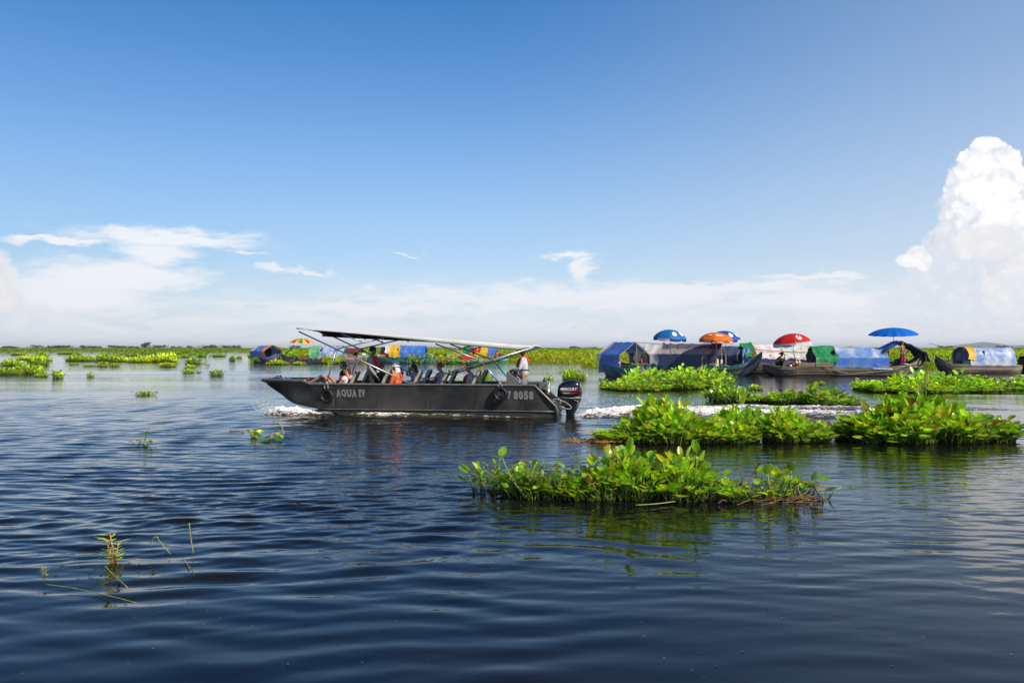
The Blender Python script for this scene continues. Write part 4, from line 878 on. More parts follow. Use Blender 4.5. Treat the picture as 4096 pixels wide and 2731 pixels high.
# dry reeds at the tip of the tall mat
def reeds(name, label, px, py, n, rx, ry, L, m_, cat='reeds', zmax=.06):
    x0, y0 = wp(px, py); m = MB()
    for i in range(n):
        x, y = random.gauss(0, rx), random.gauss(0, ry); a = random.uniform(-.5, .5)+random.choice((0, math.pi)); l_ = random.uniform(.3, 1)*L; z = random.random()*zmax
        m.tube([(x, y, z), (x+math.cos(a)*l_/2, y+math.sin(a)*l_/2, z+random.uniform(0, .05)), (x+math.cos(a)*l_, y+math.sin(a)*l_, z*.5)], .006, 3)
    o = m.build(name, m_); o.location = (x0, y0, 0); return tag(o, label, cat, None, 'stuff')
STRAW = mat('dry_straw', (0.50, 0.24, 0.07), 0.8, 0, .5, 20); TWIG = mat('brown_stalk', (0.20, 0.11, 0.04), 0.6, 0, .4, 10); STALK = mat('green_stalk', (0.26, 0.30, 0.06), 0.5, 0, .4, 10)
reeds('dead_reeds', 'litter of orange brown dead reeds at the left tip of the tall hyacinth mat', 2425, 1766, 260, .36, .14, .20, STRAW, zmax=.05)
reeds('dead_reeds', 'brown stalks and debris lying at the water line of the sparse foreground mat', 3080, 2000, 60, .35, .1, .45, TWIG, zmax=.05)
# long bent stalks at the sparse end of the foreground mat and single stalks
def stalk(pts, r0, m_, name, label, cat='stalk', D=None):
    m = MB(); P_ = [at(px, py, d) for px, py, d in pts]; o0 = Vector((P_[0].x, P_[0].y, 0)); sm = []
    for i in range(len(P_)-1):
        for k in range(4):
            t = k/4; a = P_[max(0, i-1)]; b = P_[i]; c = P_[i+1]; d = P_[min(len(P_)-1, i+2)]; sm.append(.5*((2*b)+(c-a)*t+(2*a-5*b+4*c-d)*t*t+(3*b-a-3*c+d)*t**3))
    sm.append(P_[-1]); m.tube([p-o0 for p in sm], r0, 6); o = m.build(name, m_, None, True); o.location = o0+Vector((0, 0, .028 if max(p.z for p in P_) < .06 or 'straw' in label else 0)); return tag(o, label, cat)
stalk([(2700, 2012, 10.3), (2620, 2022, 10.15), (2540, 2027, 10.1)], .007, STALK, 'floating_reed', 'long pale green stem lying on the water along the front of the foreground mat', 'stem')
stalk([(2870, 2003, 10.45), (3000, 1905, 10.7), (3043, 1850, 10.7), (3080, 1880, 10.6)], .011, TWIG, 'bent_stalk', 'dark bent stalk arching over the sparse end of the foreground mat', 'stalk')
stalk([(2705, 1850, 11.6), (2716, 1800, 11.6), (2726, 1745, 11.6)], .007, TWIG, 'upright_stalk', 'thin brown twig standing up behind the foreground mat', 'stalk')
stalk([(2115, 1925, 10.6), (2130, 1880, 10.6), (2148, 1846, 10.6)], .014, STALK, 'broken_stem', 'thick pale broken stem standing in the left half of the foreground mat', 'stem')
stalk([(2100, 1990, 10.6), (2040, 1900, 10.6), (2010, 1830, 10.6), (2006, 1797, 10.6)], .009, STALK, 'flower_spike', 'tallest pale flower spike at the left end of the foreground mat', 'flower')
# big round leaves on long stalks in the sparse end
def lone_leaf(base, tip, w, yaw, tl, label):
    a = at(*base); b = at(*tip); t = empty('hyacinth_leaf', (a.x, a.y, 0), 0, label, 'leaf', 'big leaves standing singly at the sparse end of the foreground mat')
    p = [Vector((0, 0, 0)), (b-Vector((a.x, a.y, 0)))*.55+Vector((-.03, 0, .02)), b-Vector((a.x, a.y, 0))]; MB().tube(p, [.011, .009, .007], 6).build('petiole', STALK, t, True)
    d = Vector((math.cos(yaw)*math.sin(tl), math.sin(yaw)*math.sin(tl), math.cos(tl))); s_ = Vector((-math.sin(yaw), math.cos(yaw), 0)); nrm = d.cross(s_)
    m = MB(); m.grid(lambda u, v: tuple(p[2]+d*(v*w*1.05)+s_*((2*u-1)*w/2*math.sqrt(max(0.0, 1-(2*v*.96+.02-1)**2)))+nrm*(.25*(2*u-1)**2*w*.3)), 8, 8)
    me = m.build('blade', LEAF, t, True); c = me.data.color_attributes.new('col', 'FLOAT_COLOR', 'POINT'); c.data.foreach_set('color', [.14, .24, .02, 1]*len(me.data.vertices))
for q in (((3205, 1985, 10.6), (3192, 1930, 10.6), .10, 3.6, .4, 'round small leaf on the left one of two upright stalks, foreground mat right end'),
          ((3282, 1982, 10.65), (3250, 1920, 10.65), .12, 0.2, .5, 'large round leaf on the tallest stalk near the right tip of the foreground mat'),
          ((3310, 1978, 10.6), (3372, 1942, 10.6), .12, 5.6, 1.9, 'leaf drooping at the extreme right tip of the foreground mat'),
          ((3170, 1985, 10.5), (3165, 1880, 10.5), .12, 4.4, .15, 'narrow upright leaf in the middle of the sparse end of the foreground mat'),
          ((3100, 1990, 10.4), (3070, 1895, 10.4), .14, 4.9, .25, 'pale glossy leaf held high at the left of the sparse end'),
          ((3290, 1985, 10.5), (3300, 1965, 10.5), .14, 0.1, 1.2, 'low wide leaf touching the water near the right tip')): lone_leaf(*q)
# single clumps scattered over the open water on the left and elsewhere
def clump(px, py, wpx, hpx, label, dens=1.0, seed=0, group='clumps of water hyacinth drifting on the open water'):
    x, y = wp(px, py); k = y/F; w_ = wpx*k/2; h_ = max(.12, (hpx*.56)*k); dep = max(.12, min(w_*.8, 2.2)); rg = np.random.default_rng(1000+seed)
    lsz = max(.75, min(1.2, y/70)); n = int(dens*min(1400, max(16, 120*w_*dep*math.pi/lsz**2+h_*w_*160/lsz**2)))
    a = rg.random(n)*6.283; r_ = np.sqrt(rg.random(n)); X_ = w_*r_*np.cos(a); Y_ = dep*(1+r_*np.sin(a)); nz = fbm(X_/max(w_, .3)*2+seed*3, Y_*.7, 2)
    zs = h_*(.5+.9*nz)*(1-.5*np.abs(X_/w_)**2.5)*rg.uniform(.6, 1.15, n)/.42; s = lsz*rg.uniform(.8, 1.3, n); zs = np.maximum(zs, .3)
    V_, T_, C_ = merge(LV, rg.integers(0, len(LV), n), np.stack([X_, Y_, 0*X_], -1), rg.random(n)*6.283, np.stack([s, s, zs], -1), rg, rg.uniform(.45, 1.7, n)[:, None]*np.array([1.30, 1.05, .9]))
    o = link('hyacinth_clump', np_mesh('hyacinth_clump', V_, T_, C_, True), None, LEAF); o.location = (x, y, -.01); return tag(o, label, 'water plant', group)
CL_ = [(18, 1501, 90, 36, 'leafy hyacinth clump cut by the left edge of the photo, lower one'), (95, 1499, 110, 52, 'large bright hyacinth clump near the left edge, in front of the others'), (20, 1464, 84, 34, 'hyacinth clump cut by the left edge, upper one'),
 (135, 1464, 80, 38, 'hyacinth clump joined behind the large bright one near the left edge'), (100, 1441, 120, 24, 'long low hyacinth strip behind the clumps at the left edge'), (152, 1438, 50, 42, 'tall bushy hyacinth clump rising at the right end of the low strip'),
 (188, 1445, 32, 20, 'dark brownish clump right of the tall bushy one'), (155, 1508, 56, 22, 'ragged clump of bent stalks left of a compact bright clump'), (217, 1514, 52, 40, 'compact bright clump standing alone nearest on the left'),
 (296, 1445, 112, 28, 'wide low clump in the middle left distance'), (300, 1430, 44, 20, 'small bushy clump behind the wide low one in the middle left'), (288, 1460, 34, 14, 'tiny clump below the wide low one in the middle left'),
 (350, 1467, 50, 12, 'thin straggling sprigs on the left of two bright small clumps'), (400, 1467, 46, 22, 'bright small clump, left of a pair in the middle left'), (450, 1467, 40, 22, 'bright small clump, right of a pair in the middle left'),
 (355, 1509, 30, 26, 'thin sparse plant with one dark leaf, alone on calm water at the left'), (420, 1448, 120, 36, 'left half of the longest hyacinth bank in the left distance'), (535, 1450, 100, 32, 'middle of the longest hyacinth bank in the left distance'),
 (625, 1449, 120, 40, 'highest right end of the longest hyacinth bank in the left distance'), (660, 1469, 72, 24, 'low clump just below the right end of the long bank'), (690, 1431, 50, 13, 'small low clump right of the long bank'), (730, 1430, 44, 14, 'second small low clump right of the long bank'),
 (762, 1457, 64, 32, 'tall round dark green clump in the left centre'), (755, 1472, 44, 18, 'small yellowish clump just below the tall round one'), (748, 1495, 52, 28, 'bright clump with yellow leaves nearest in the left centre'), (790, 1494, 28, 16, 'little sprig beside the bright clump in the left centre'),
 (857, 1503, 56, 30, 'clump with one long dark spike in the left centre'), (830, 1463, 16, 12, 'tiny round tuft between larger clumps in the left centre'), (708, 1456, 14, 8, 'tiny brown tuft left of the tall round clump'), (808, 1456, 18, 9, 'tiny sprig right of the tall round clump'),
 (925, 1444, 32, 24, 'clump left of the orange edged houseboat'), (953, 1435, 28, 14, 'low clump just left of the orange edged houseboat'), (800, 1427, 40, 14, 'distant low clump in the left centre'), (870, 1427, 50, 16, 'distant wide clump left of the houseboats'),
 (260, 1417, 90, 13, 'distant strip of hyacinth at the left, upper one'), (60, 1421, 60, 14, 'distant strip of hyacinth near the left edge'), (500, 1424, 110, 14, 'distant strip of hyacinth behind the long bank'),
 (1918, 1536, 95, 62, 'bushy clump seen behind the tour boat, right of the last passengers'), (1835, 1532, 30, 18, 'small sprigs seen between the last passengers of the tour boat'), (2300, 1521, 98, 50, 'rounded clump on open water above the outboard motor'), (2200, 1518, 36, 22, 'small open clump left of the rounded one above the motor'), (2178, 1523, 18, 9, 'tiny tuft left of the clumps above the motor'), (2242, 1491, 18, 12, 'tiny distant tuft above the motor'),
 (568, 1583, 78, 24, 'flat low clump with a straggling stem on the rippled water at the left'), (1015, 1753, 42, 36, 'small upright clump left of the bright yellow leaves near the bow'), (3035, 1560, 60, 30, 'small clump behind the wake in front of the man in the hat'), (3290, 1540, 30, 14, 'tiny sprig on the water in front of the long wooden boat'), (3495, 1558, 40, 38, 'thin clump with tall stems at the left tip of the broad mat on the right'),
 (1030, 1448, 40, 14, 'tuft under the left end of the orange edged houseboat'), (2420, 1555, 34, 40, 'thin sprigs at the left tip of the mat below the blue houseboat'), (1100, 1460, 90, 24, 'row of low plants along the hull of the orange edged houseboat'), (1190, 1460, 50, 22, 'low plants in front of the grey dugout')]
for i, c in enumerate(CL_): clump(*c, seed=i)
# plants standing alone near by: bright floating leaves by the bow, small upright one at the left
def little_plant(name, label, px, py, n, w_, h_, seed, lsc=.9, cat='water plant', lay=0.0):
    x, y = wp(px, py); rg = np.random.default_rng(seed); t = empty(name, (x, y, 0), 0, label, cat)
    for i in range(n):
        o = bpy.data.objects.new('leaf', hmesh(int(rg.integers(0, 16)))); COL.objects.link(o); o.parent = t
        o.location = (rg.normal(0, w_/3), rg.normal(0, .05), -.01); s = lsc*rg.uniform(.6, 1.1); a = rg.random()*6.28
        o.rotation_euler = (rg.normal(0, .2)+lay*rg.uniform(.5, 1), rg.normal(0, .2), a); o.scale = (s, s, h_/.42*rg.uniform(.4, 1))
    root_sheet(t, [(x, y, w_*.3, .07, 1)], x, y); return t
little_plant('hyacinth_plant', 'small plant with one leaf standing up on the rippled water at the left', 583, 1786, 9, .28, .28, 61)
little_plant('hyacinth_plant', 'bright yellow green plant lying flat left of the tour boat wake reflection', 1090, 1762, 11, .40, .16, 62, 1.15, lay=.9)
stalk([(1135, 1750, 17.3), (1131, 1715, 17.3), (1112, 1684, 17.3), (1095, 1685, 17.3), (1091, 1700, 17.3)], .012, STALK, 'arching_stalk', 'thick yellow green stalk arching above the flat bright plant', 'stalk')
stalk([(920, 1727, 19.2), (955, 1729, 19.1), (978, 1730, 19.1)], .014, TWIG, 'driftwood', 'short dark piece of driftwood left of the small upright clump', 'driftwood')
def sprig(px, py, h_, k, label, seed, n=2):
    x, y = wp(px, py); rg = np.random.default_rng(seed); V_, T_, C_ = merge(WV, rg.integers(0, 6, n), np.stack([rg.normal(0, .02, n), rg.normal(0, .02, n), 0*rg.random(n)], -1), rg.random(n)*6.28, np.stack([np.full(n, 1.5 if n > 4 else 1.1)*h_/.27]*2+[np.full(n, h_/.42)*rg.uniform(.7, 1.1, n)], -1), rg, np.full((n, 3), k)*np.array([1.7, 1.15, .6]), .1)
    o = link('water_weed', np_mesh('water_weed', V_, T_, C_), None, LEAF); o.location = (x, y, -.03); return tag(o, label, 'water plant')
sprig(462, 2250, .25, 2.3, 'bright green shoot standing out of the dark water in the lower left', 71, 5)
sprig(190, 2295, .13, 2.0, 'little leafy sprig at the far left of the lower left weeds', 72, 2)
sprig(365, 2285, .11, .8, 'thin reddish sprig between the two leafy ones in the lower left', 73, 1)
sprig(475, 2310, .05, 1.2, 'low leaves floating below the bright shoot', 74, 3)
stalk([(777, 2212, 7.75), (766, 2150, 7.75), (759, 2090, 7.75)], .005, STALK, 'thin_stem', 'thin upright stem, tallest in the lower left water', 'stem')
stalk([(685, 2212, 7.75), (640, 2160, 7.75), (632, 2145, 7.75), (614, 2152, 7.75), (608, 2186, 7.78)], .0045, STALK, 'thin_stem', 'thin stem bent over like a hook left of the tallest one', 'stem')
stalk([(732, 2236, 7.6), (748, 2262, 7.4), (762, 2280, 7.25)], .0045, STALK, 'thin_stem', 'short slanting stem below the tallest one in the lower left', 'stem')
stalk([(515, 2360, 6.6), (455, 2305, 7.0), (424, 2272, 7.1)], .0045, STALK, 'thin_stem', 'slanting straw stem below the bright shoot', 'stem')
stalk([(185, 2346, 6.72), (300, 2362, 6.60), (430, 2390, 6.42), (550, 2421, 6.22)], .0035, STALK, 'floating_reed', 'long straw coloured reed floating in the lower left corner', 'reed')
fl_ = MB()
for i in range(26):
    px = random.uniform(230, 620); py = random.uniform(2255, 2320); x, y = wp(px, py); a = random.random()*6.28; L_ = random.uniform(.03, .06); z = zat(x, y)+.004
    fl_.add([(x, y, z), (x+math.cos(a)*L_*.5-math.sin(a)*L_*.2, y+math.sin(a)*L_*.5+math.cos(a)*L_*.2, z+.006), (x+math.cos(a)*L_, y+math.sin(a)*L_, z), (x+math.cos(a)*L_*.5+math.sin(a)*L_*.2, y+math.sin(a)*L_*.5-math.cos(a)*L_*.2, z+.006)], [(0, 1, 2, 3)])
o = fl_.build('floating_leaves', LEAF); c = o.data.color_attributes.new('col', 'FLOAT_COLOR', 'POINT'); c.data.foreach_set('color', [.05, .09, .02, 1]*len(o.data.vertices)); tag(o, 'small dull leaves floating among the stems in the lower left', 'leaves', None, 'stuff')
dbm = MB(); _r = random.Random(5)
for i in range(240):
    px, py = _r.uniform(-100, 4200), HOR+150+1150*_r.random()**1.3; x, y = wp(px, py); a = _r.random()*6.28; L_ = _r.uniform(.004, .013); w_ = L_*_r.uniform(.2, .6); z = zat(x, y)+.004; ca_, sa_ = math.cos(a), math.sin(a)
    dbm.add([(x-ca_*L_, y-sa_*L_, z), (x+sa_*w_, y-ca_*w_, z+.004), (x+ca_*L_, y+sa_*L_, z+.002), (x-sa_*w_, y+ca_*w_, z+.005)], [(0, 1, 2, 3)])
tag(dbm.build('floating_debris', mat('rotting_leaf', (.16, .13, .03), .6, 0, .5, 3)), 'scattered scraps of dead leaf floating on the open water', 'debris', None, 'stuff')
# ---------------------------------------------------------------- the great field of floating plants up to the horizon
def far_leaf(rg):
    w = .22; V, C, Fc = [], [], []
    for k in range(3):
        a = rg.random()*6.28; t = rg.uniform(.2, 1.2); h = rg.uniform(.25, .5); d = Vector((math.cos(a)*math.sin(t), math.sin(a)*math.sin(t), math.cos(t))); s_ = Vector((-math.sin(a), math.cos(a), 0))*w*.45; o = Vector((rg.uniform(-.2, .2), rg.uniform(-.2, .2), h-.15)); b = len(V)
        V += [o, o+d*w*.5+s_, o+d*w*.5-s_, o+d*w]; Fc += [(b, b+1, b+2), (b+1, b+3, b+2)]; c = np.array([.19, .33, .020])*rg.uniform(.6, 1.5)+np.array([.07, .03, 0])*rg.random(); C += [c]*4
    return np.array([tuple(v) for v in V]), np.array(Fc), np.array(C)
LEAFF = LEAF.copy(); LEAFF.name = 'leaf_green_far'
for n_ in LEAFF.node_tree.nodes:
    if n_.type == 'BSDF_PRINCIPLED': n_.inputs['Roughness'].default_value = .7; n_.inputs['Specular IOR Level'].default_value = .2
FV = [far_leaf(rg) for _ in range(12)]
def field(name, label, n, pxa, pxb, Da, Db, mask, seed, h0=1.0, hpow=.25, dark=0.0):
    rg = np.random.default_rng(seed); px = rg.uniform(pxa, pxb, n); D_ = Da*(Db/Da)**(rg.random(n)); x = (px-2048)/F*D_; keep = mask(px, D_, x); x, D_, px = x[keep], D_[keep], px[keep]; n = len(x)
    s = 1.35*(D_/100)**.62; hh = h0*(D_/100)**hpow*(.55+.9*fbm(x*.08, D_*.05+seed, 3))
    tint = rg.uniform(.65, 1.3, n)[:, None]*(np.array([1, 1, 1])+np.array([.25, -.12, .2])*sstep(fbm(x*.02+5, D_*.012, 3), .45, .7)[:, None])
    V_, T_, C_ = merge(FV, rg.integers(0, 12, n), np.stack([x, D_, hh*rg.uniform(-.2, .75, n)], -1), rg.random(n)*6.28, np.stack([s, s, s*.9], -1), rg, tint)
    return tag(link(name, np_mesh(name, V_, T_, C_), None, LEAFF), label, 'water plants', None, 'stuff')
front = lambda px: np.where(px < 2330, 110+4*np.sin(px*.013)+3*np.sin(px*.041), 86+4*np.sin(px*.02))
def mA(px, D_, x): return (D_ > front(px)+6*(fbm(x*.15, D_*.1, 2)-.5)) & ((D_ < 190) | (fbm(x*.02+3, D_*.016+9, 3) > .30))
def mL(px, D_, x):
    th = np.interp(D_, [190, 300, 430, 600, 1000], [.76, .69, .57, .42, .2]); return fbm(x*.035+2, D_*.03+7, 3) > th
field('hyacinth_field', 'wide field of green water hyacinth stretching from behind the tour boat to the horizon', 74000, 1000, 4500, 84, 260, mA, 3, .85)
field('far_hyacinth_field', 'far part of the green hyacinth field up to the horizon', 52000, 1000, 4700, 240, 2600, mA, 4, .9, .12)
field('left_hyacinth_field', 'patchy green plant cover in the left distance below the line of bushes', 42000, -500, 1100, 165, 2600, mL, 5, .75, .12)
field('right_hyacinth_bank', 'dense low bushes of water plants behind the wooden houseboats on the right', 26000, 3000, 4500, 84, 130, lambda p, D_, x: D_ > 92, 6, 1.5)
# bushes and trees along the horizon
TREEL = mat('distant_tree_leaf', (0.045, 0.072, 0.024), 0.8, 0, .4, .4); BARK = mat('tree_bark', (0.10, 0.08, 0.06), 0.9)
def tree(name, label, px, D_, h_, w_, seed, cat='tree', group=None, n=260, bare=0.0):
    rg = np.random.default_rng(seed); x = (px-2048)/F*D_; t = empty(name, (x, D_, 0), 0, label, cat, group); m = MB()
    m.tube([(0, 0, 0), (rg.normal(0, .05)*h_, 0, h_*.35), (rg.normal(0, .08)*h_, 0, h_*.8)], [h_*.05, h_*.035, h_*.01], 6); br = []
    for i in range(6):
        a = rg.random()*6.28; z = h_*rg.uniform(.3, .7); e = Vector((math.cos(a)*w_*.4, math.sin(a)*w_*.4, z+h_*rg.uniform(.1, .3))); m.tube([(0, 0, z), e*.6+Vector((0, 0, z*.4)), e], [h_*.02, h_*.014, h_*.006], 4); br.append(e)
    m.build('trunk', BARK, t); c = MB()
    for i in range(n):
        k = br[rg.integers(0, 6)] if rg.random() < .6 else Vector((rg.normal(0, w_*.2), rg.normal(0, w_*.2), h_*rg.uniform(.25, .9)))
        p = Vector(k)+Vector((rg.normal(0, w_*.12), rg.normal(0, w_*.12), rg.normal(0, h_*.09))); p.z = max(.1*h_, min(h_, p.z)); s = w_*rg.uniform(.05, .11); a = Vector(rg.normal(0, 1, 3)).normalized(); b = a.cross(Vector(rg.normal(0, 1, 3))).normalized()
        c.add([p-a*s, p+b*s*.6, p+a*s, p-b*s*.6], [(0, 1, 2, 3)])
    c.build('crown', TREEL, t); return t
tree('round_tree', 'tallest dark round tree on the left horizon', 583, 1500, 14, 14, 5, n=500)
hz_tr = [(40, 7, 18), (145, 9, 14), (215, 8, 26), (262, 9, 16), (340, 8, 14), (375, 7, 22), (455, 9, 16), (492, 8, 20), (535, 7, 14), (640, 9, 18), (705, 7, 16), (760, 8, 12), (845, 9, 22), (905, 8, 14), (940, 9, 18), (1180, 8, 16), (1350, 7, 20), (2150, 6, 14), (2300, 7, 18), (2375, 6, 14), (3210, 7, 16), (3780, 7, 20), (4010, 8, 18)]
side_ = ['at the far left', 'left of the tallest tree', 'between the tallest tree and the houseboats', 'behind the floating houses', 'right of centre', 'at the far right']
for i, (px, h_, w_) in enumerate(hz_tr):
    wh = side_[0 if px < 280 else 1 if px < 560 else 2 if px < 1000 else 3 if px < 2000 else 4 if px < 3000 else 5]
    ks = ['low spreading', 'narrow upright', 'rounded dark', 'ragged open', 'broad flat topped', 'small bushy', 'sparse bare twigged', 'thick leaved']
    tree('horizon_tree', '%s bush on the horizon %s' % (ks[i % 8], wh), px, 1500+60*(i % 4), h_, w_*1.2, 40+i, 'bush', 'bushes along the horizon', 150)
def tl_mask(px, D_, x): return fbm(px*.012+D_*.002, D_*0+3, 3) > .42
def treeline():
    rg = np.random.default_rng(77); n = 26000; px = rg.uniform(-800, 4900, n); D_ = rg.uniform(1700, 2600, n); x = (px-2048)/F*D_
    hh = (2.5+7.5*sstep(fbm(px*.02, px*0+2, 4), .35, .75)*np.where(px < 1100, 1.0, .55)); z = hh*rg.random(n)**.8; s = rg.uniform(4, 9, n)
    V_, T_, C_ = merge(FV, rg.integers(0, 12, n), np.stack([x, D_, z], -1), rg.random(n)*6.28, np.stack([s, s, s*.5], -1), rg, rg.uniform(.3, .6, n))
    tag(link('tree_line', np_mesh('tree_line', V_, T_, C_), None, LEAFF), 'low dark line of flooded forest along the whole horizon', 'forest', None, 'stuff')
treeline()
HILL = mat('blue_forest_hill', (0.05, 0.075, 0.045), 0.95, 0, .2, .001)
hx = np.linspace(8200, 22000, 90); hm = MB()
def hillz(x): 
    p = 2048+x/18000*F
    return 150*math.exp(-((p-4020)/85)**2)+95*math.exp(-((p-4220)/130)**2)+70*math.exp(-((p-3900)/90)**2)+90*math.exp(-((p-4500)/260)**2)+40*float(fbm(np.array(x*.0006), np.array(2.0), 3))-22
hm.grid(lambda u, v: (8200+13800*u, 18000+1500*v, -5+max(-20, hillz(8200+13800*u))*math.sin(v*math.pi)), 120, 6)
tag(hm.build('distant_hills', HILL, None, True), 'faint blue hills low on the right horizon', None, None, 'structure')
# ================================================================ HOUSEBOATS
def tarp(name, col, rough=.5, var=.3, vs=1.2, col2=None, bump=.03, transl=.12): return mat(name, col, rough, 0, var, vs, bump, 5, (1, 1, 1), .5, col2, transl)
T = dict(
 blue=tarp('bright_blue_tarpaulin', (0.03, 0.14, 0.56), .5, .3, 1.1, (0.12, 0.24, 0.52)), blued=tarp('faded_blue_tarpaulin', (0.12, 0.25, 0.54), .45, .3, .9, (0.66, 0.68, 0.72)), navy=tarp('navy_tarpaulin', (0.022, 0.045, 0.13), .5, .3, 2, (0.05, 0.07, 0.14)),
 navyg=tarp('grey_navy_tarpaulin', (0.07, 0.10, 0.22), .6, .3, 1.5, (0.09, 0.10, 0.14)), green=tarp('green_tarpaulin', (0.02, 0.26, 0.09), .5, .4, 2), lgreen=tarp('pale_green_tarpaulin', (0.20, 0.50, 0.26), .5, .3, 2, (.09, .33, .15)),
 white=tarp('white_plastic_sheet', (0.72, 0.69, 0.66), .5, .2, 2), pink=tarp('pinkish_white_tarpaulin', (0.80, 0.68, 0.68), .5, .1, 2), silver=tarp('silver_tarpaulin', (0.66, 0.64, 0.60), .4, .3, 3, (.45, .43, .40)),
 dusty=tarp('dusty_beige_tarpaulin', (0.38, 0.33, 0.30), .7, .25, 2), purple=tarp('weathered_purple_tarpaulin', (0.08, 0.065, 0.12), .6, .4, 3, (.17, .13, .15)), yellow=tarp('yellow_tarpaulin', (0.80, 0.48, 0.03), .5, .15, 2),
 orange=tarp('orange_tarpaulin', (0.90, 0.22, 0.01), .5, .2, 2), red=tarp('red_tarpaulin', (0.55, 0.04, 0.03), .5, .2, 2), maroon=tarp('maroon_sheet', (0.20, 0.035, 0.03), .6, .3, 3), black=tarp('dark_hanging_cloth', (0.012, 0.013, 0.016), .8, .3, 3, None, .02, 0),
 gnet=tarp('dark_green_net', (0.02, 0.08, 0.06), .8, .4, 6))
WD = dict(grey=mat('weathered_grey_wood', (0.17, 0.135, 0.10), .85, 0, .55, 2.0, .008, 18, (.25, 2, 3)), dark=mat('tarred_dark_wood', (0.040, 0.034, 0.030), .8, 0, .5, 2.5, .008, 18, (.25, 2, 3), col2=(.075, .065, .055)),
 pale=mat('sun_bleached_wood', (0.34, 0.27, 0.20), .85, 0, .4, 2.2, .008, 18, (.25, 2, 3)), tin=mat('grey_hull_paint', (0.19, 0.20, 0.21), .6, 0, .4, 2, .005, 10), teal=mat('teal_hull_paint', (0.03, 0.17, 0.19), .6, 0, .4, 2.4, .005, 10),
 green=mat('green_hull_paint', (0.03, 0.22, 0.07), .5, 0, .3, 3), blue=mat('blue_hull_paint', (0.03, 0.20, 0.42), .5, 0, .35, 3), red=mat('red_hull_paint', (0.42, 0.04, 0.03), .5, 0, .35, 3), turq=mat('turquoise_hull_paint', (0.14, 0.48, 0.48), .5, 0, .3, 3),
 bamboo=mat('bamboo_pole', (0.42, 0.30, 0.16), .6, 0, .3, 6), yel=mat('yellow_paint', (0.7, 0.55, 0.05), .5, 0, .2, 3), orange=mat('orange_hull_paint', (.62, .16, .06), .5, 0, .3, 3))
def smoothpts(pts, x):
    xs = [p[0] for p in pts]; return float(np.interp(x, xs, [p[1] for p in pts]))
def hull(t, L, top, bot, beam, ms, ends=(.25, .35), n=26, strakes=4, cap=None, deck=.30, deckm=None):
    """plank hull along x; top and bot are (x, z) sheer and keel lines; every strake a part"""
    def hbm(x):
        u_ = (x+L/2)/L; a = min(1, u_/ends[0]) if u_ < .5 else min(1, (1-u_)/ends[1]); return beam/2*(.12+.88*math.sin(max(0, a)*math.pi/2)**.75)
    xs = [-L/2+L*i/n for i in range(n+1)]
    for s in (-1, 1):
        for k in range(strakes):
            rings = []
            for x in xs:
                zt_, zb_ = smoothpts(top, x), smoothpts(bot, x); a, b = k/strakes, (k+1)/strakes; h0 = hbm(x)
                f = lambda q: h0*(.72+.28*min(1, q*1.35)**.7)
                za, zb2 = zb_+(zt_-zb_)*a, zb_+(zt_-zb_)*b; g0 = .006*k
                rings.append([(x, s*(f(a)+.012+g0), za), (x, s*(f(b)+.0+g0), zb2), (x, s*(f(b)-.035), zb2), (x, s*(f(a)-.035), za-.01)])
            m = ms[k % len(ms)] if isinstance(ms, list) else ms
            MB().loft(rings).build('plank', m, t)
        MB().tube([(x, s*(hbm(x)+.012), smoothpts(top, x)+.012) for x in xs], .028, 6).build('gunwale', cap or (ms[-1] if isinstance(ms, list) else ms), t, True)
    m = MB(); m.add([(x, s*hbm(x)*.80, smoothpts(bot, x)+.02) for s in (-1, 1) for x in xs], [(i, i+1, n+2+i, n+1+i) for i in range(n)]); m.build('hull_bottom', ms[0] if isinstance(ms, list) else ms, t, solid=.03)
    if deck is not None:
        xi = [x for x in xs if abs(x) < L*.40]; m = MB(); m.add([(x, s*(hbm(x)-.05), deck) for s in (-1, 1) for x in xi], [(i, i+1, len(xi)+i+1, len(xi)+i) for i in range(len(xi)-1)]); m.build('deck_boards', deckm or WD['pale'], t, solid=.03)
    return hbm
def cover(t, x0, x1, prof, m, name='tarpaulin', wr=.03, off=0.0, seed=0, sag=.10, edge=0.0, nv=36):
    """tarpaulin stretched over a profile (y, z), creased and sagging between the ribs"""
    pr = [Vector((0, a, b)) for a, b in prof]; ds = [0]
    for a, b in zip(pr[:-1], pr[1:]): ds.append(ds[-1]+(b-a).length)
    cy = sum(p.y for p in pr)/len(pr); cz_ = sum(p.z for p in pr)/len(pr)
    def fn(u, v):
        d = v*ds[-1]; y = np.interp(d, ds, [p.y for p in pr]); z = np.interp(d, ds, [p.z for p in pr]); e = min(v, 1-v)
        x = x0+(x1-x0)*u; nr_ = Vector((0, y-cy, z-cz_+.3)).normalized()
        f = (float(fbm(np.array(x*1.7+seed), np.array(d*1.3+seed), 4))-.5)*2*wr+float(vn(np.array(x*5+d*2.2+seed), np.array(d*.9)))*wr*.8-sag*abs(math.sin((x-x0)/(abs(x1-x0)+1e-6)*math.pi*max(1, round(abs(x1-x0)/.9))))*.5+off
        ed = edge*(float(vn(np.array(x*3.1+seed), np.array(seed+1.0)))-.3)*(1-min(1, e*8))
        return (x+edge*.6*(float(vn(np.array(v*9+seed), np.array(3.0)))-.5)*(1-min(1, min(u, 1-u)*6)), y+nr_.y*f, z+nr_.z*f-ed)
    return MB().grid(fn, max(6, int(abs(x1-x0)*9)), nv).build(name, m, t, True)
